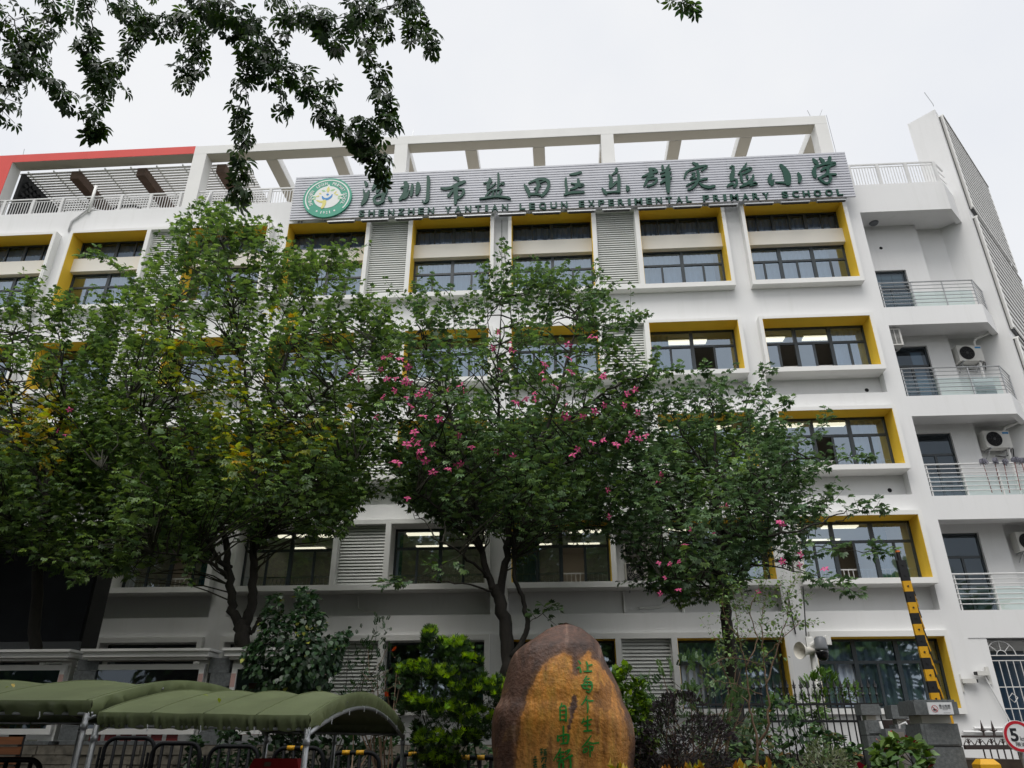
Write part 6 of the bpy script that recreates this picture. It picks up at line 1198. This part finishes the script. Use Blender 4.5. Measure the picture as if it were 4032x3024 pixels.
bush('variegated_shrub', 'pale grey-green fine shrub at the foot of the spear fence', 'shrub', 11.8, [(1700, 1690), (1730, 1630), (1770, 1600), (1820, 1610), (1850, 1650), (1850, 1690)], 700, T_narrow, .09, [(.22, .26, .15), (.12, .17, .07), (.30, .32, .22)], .35, 'leaf', clump=-.1)
cp = None; CROT = [(.55, .38, .03), (.45, .20, .02), (.30, .34, .04), (.60, .30, .03), (.14, .20, .03)]
for i, (x, y, D) in enumerate(((1332, 1662, 8.2), (1362, 1668, 8.1), (1400, 1672, 8.2), (1440, 1668, 8.2), (1475, 1664, 8.1), (1505, 1660, 8.2), (1530, 1668, 8.0), (1560, 1662, 8.1), (1600, 1656, 8.1), (1625, 1660, 8.0), (1650, 1658, 8.2), (1690, 1668, 8.3), (1730, 1670, 8.3))):
    y += (i * 7) % 5 * 4 + 3; p = ov(x, y, D); t = empty('croton', (p.x, D, -.9), 'yellow and orange croton plant along the bottom photo edge', 'plant', 'croton plants along the bottom edge'); cr = Crown()
    for k in range(34): a = rng.uniform(0, 6.28); e = rng.uniform(.25, 1.3); cr.add(p + Vector((.03 * math.cos(a), .03 * math.sin(a), rng.uniform(-.14, .0))), (math.cos(a) * math.cos(e), math.sin(a) * math.cos(e), math.sin(e)), (0, 0, 1.2) if e < .9 else (math.cos(a), math.sin(a), .5), rng.uniform(.09, .15), pick(CROT))
    cr.build('foliage', t, T_leaf * np.array((.75, 1, 1)), M['gloss_leaf']); q = MB(); q.tube([(p.x, D, -.95), p], .012, 5); q.build('stem', M['twig'], t)
# sapling with bare tan stems
sp = empty('sapling', (ov(1640, 1659, 11).x, 11, -.9), 'slender multi-stemmed sapling with bare tan branches right of the boulder', 'tree'); q = MB(); tw = MB(); cr = Crown(); st = []
for path, r0 in (([(1640, 1720, 0), (1635, 1600, 0), (1618, 1520, 0), (1612, 1440, 0), (1596, 1380, 0), (1588, 1310, 0)], .022), ([(1637, 1610, 0), (1660, 1560, -.1), (1655, 1480, -.1), (1650, 1420, 0), (1645, 1340, 0), (1660, 1280, 0)], .02), ([(1655, 1480, -.1), (1680, 1400, 0), (1700, 1330, 0), (1705, 1290, 0)], .013), ([(1618, 1520, 0), (1580, 1480, .1), (1555, 1410, .1), (1548, 1380, .1)], .011), ([(1612, 1440, 0), (1635, 1380, .1), (1620, 1320, .1), (1640, 1270, .1)], .012), ([(1650, 1420, 0), (1690, 1380, -.1), (1730, 1340, -.1)], .010), ([(1596, 1380, 0), (1570, 1340, 0), (1560, 1300, 0)], .009), ([(1650, 1440, 0), (1580, 1420, -.2), (1530, 1440, -.2)], .008), ([(1645, 1500, 0), (1590, 1480, -.2), (1545, 1470, -.2)], .007)):
    st += limb(q, path, 11, r0, .004, jit=.02)[6:]
q.build('stems', M['tan_bark'], sp, smooth=True)
for i in range(120):
    p = Vector(st[rng.integers(len(st))]) ; 
    if p.z < .75: continue
    shoot(cr, tw, p, rnd3(1) + Vector((0, 0, .5)), rng.uniform(.12, .4), 6, .055, GREENS + [(.10, .15, .05)], hang=.2, spread=.03, r=.003)
for (x, y, x2, y2) in ((1690, 1330, 1740, 1300), (1700, 1350, 1750, 1350), (1650, 1300, 1640, 1240), (1600, 1330, 1580, 1270), (1690, 1290, 1720, 1250), (1660, 1300, 1690, 1260), (1620, 1330, 1600, 1280), (1640, 1300, 1660, 1240)):
    a, b = ov(x, y, 11), ov(x2, y2, 11); 
    for k in range(4): shoot(cr, tw, a.lerp(b, k / 4), b - a, .25, 7, .06, GREENS, hang=.2, spread=.03, r=.003)
cr.build('foliage', sp, T_leaf, M['leaf']); tw.build('twigs', M['tan_bark'], sp)
# trees across the street, behind the viewer
t = empty('roadside_trees', (0, -16, G1), 'dense row of trees across the street', 'trees'); t['kind'] = 'stuff'; cr = Crown(); q = MB()
for i in range(9):
    cx_ = -32 + i * 8 + rng.uniform(-1.5, 1.5); h = rng.uniform(12, 16); cy_ = -18 + rng.uniform(-2, 2); q.tube([(cx_, cy_, G1), (cx_, cy_, h * .5)], [.25, .15], 8)
    for k in range(1100):
        d = rnd3(1).normalized() * rng.uniform(.3, 1) ; p = Vector((cx_ + d.x * 4.6, cy_ + d.y * 3, h * .5 + d.z * h * .5)); cr.add(p, d + rnd3(.4), (0, 0, 1), rng.uniform(.9, 1.6), pick(GREENS))
cr.build('crown', t, T_leaf, M['leaf']); q.build('trunk', M['bark'], t)
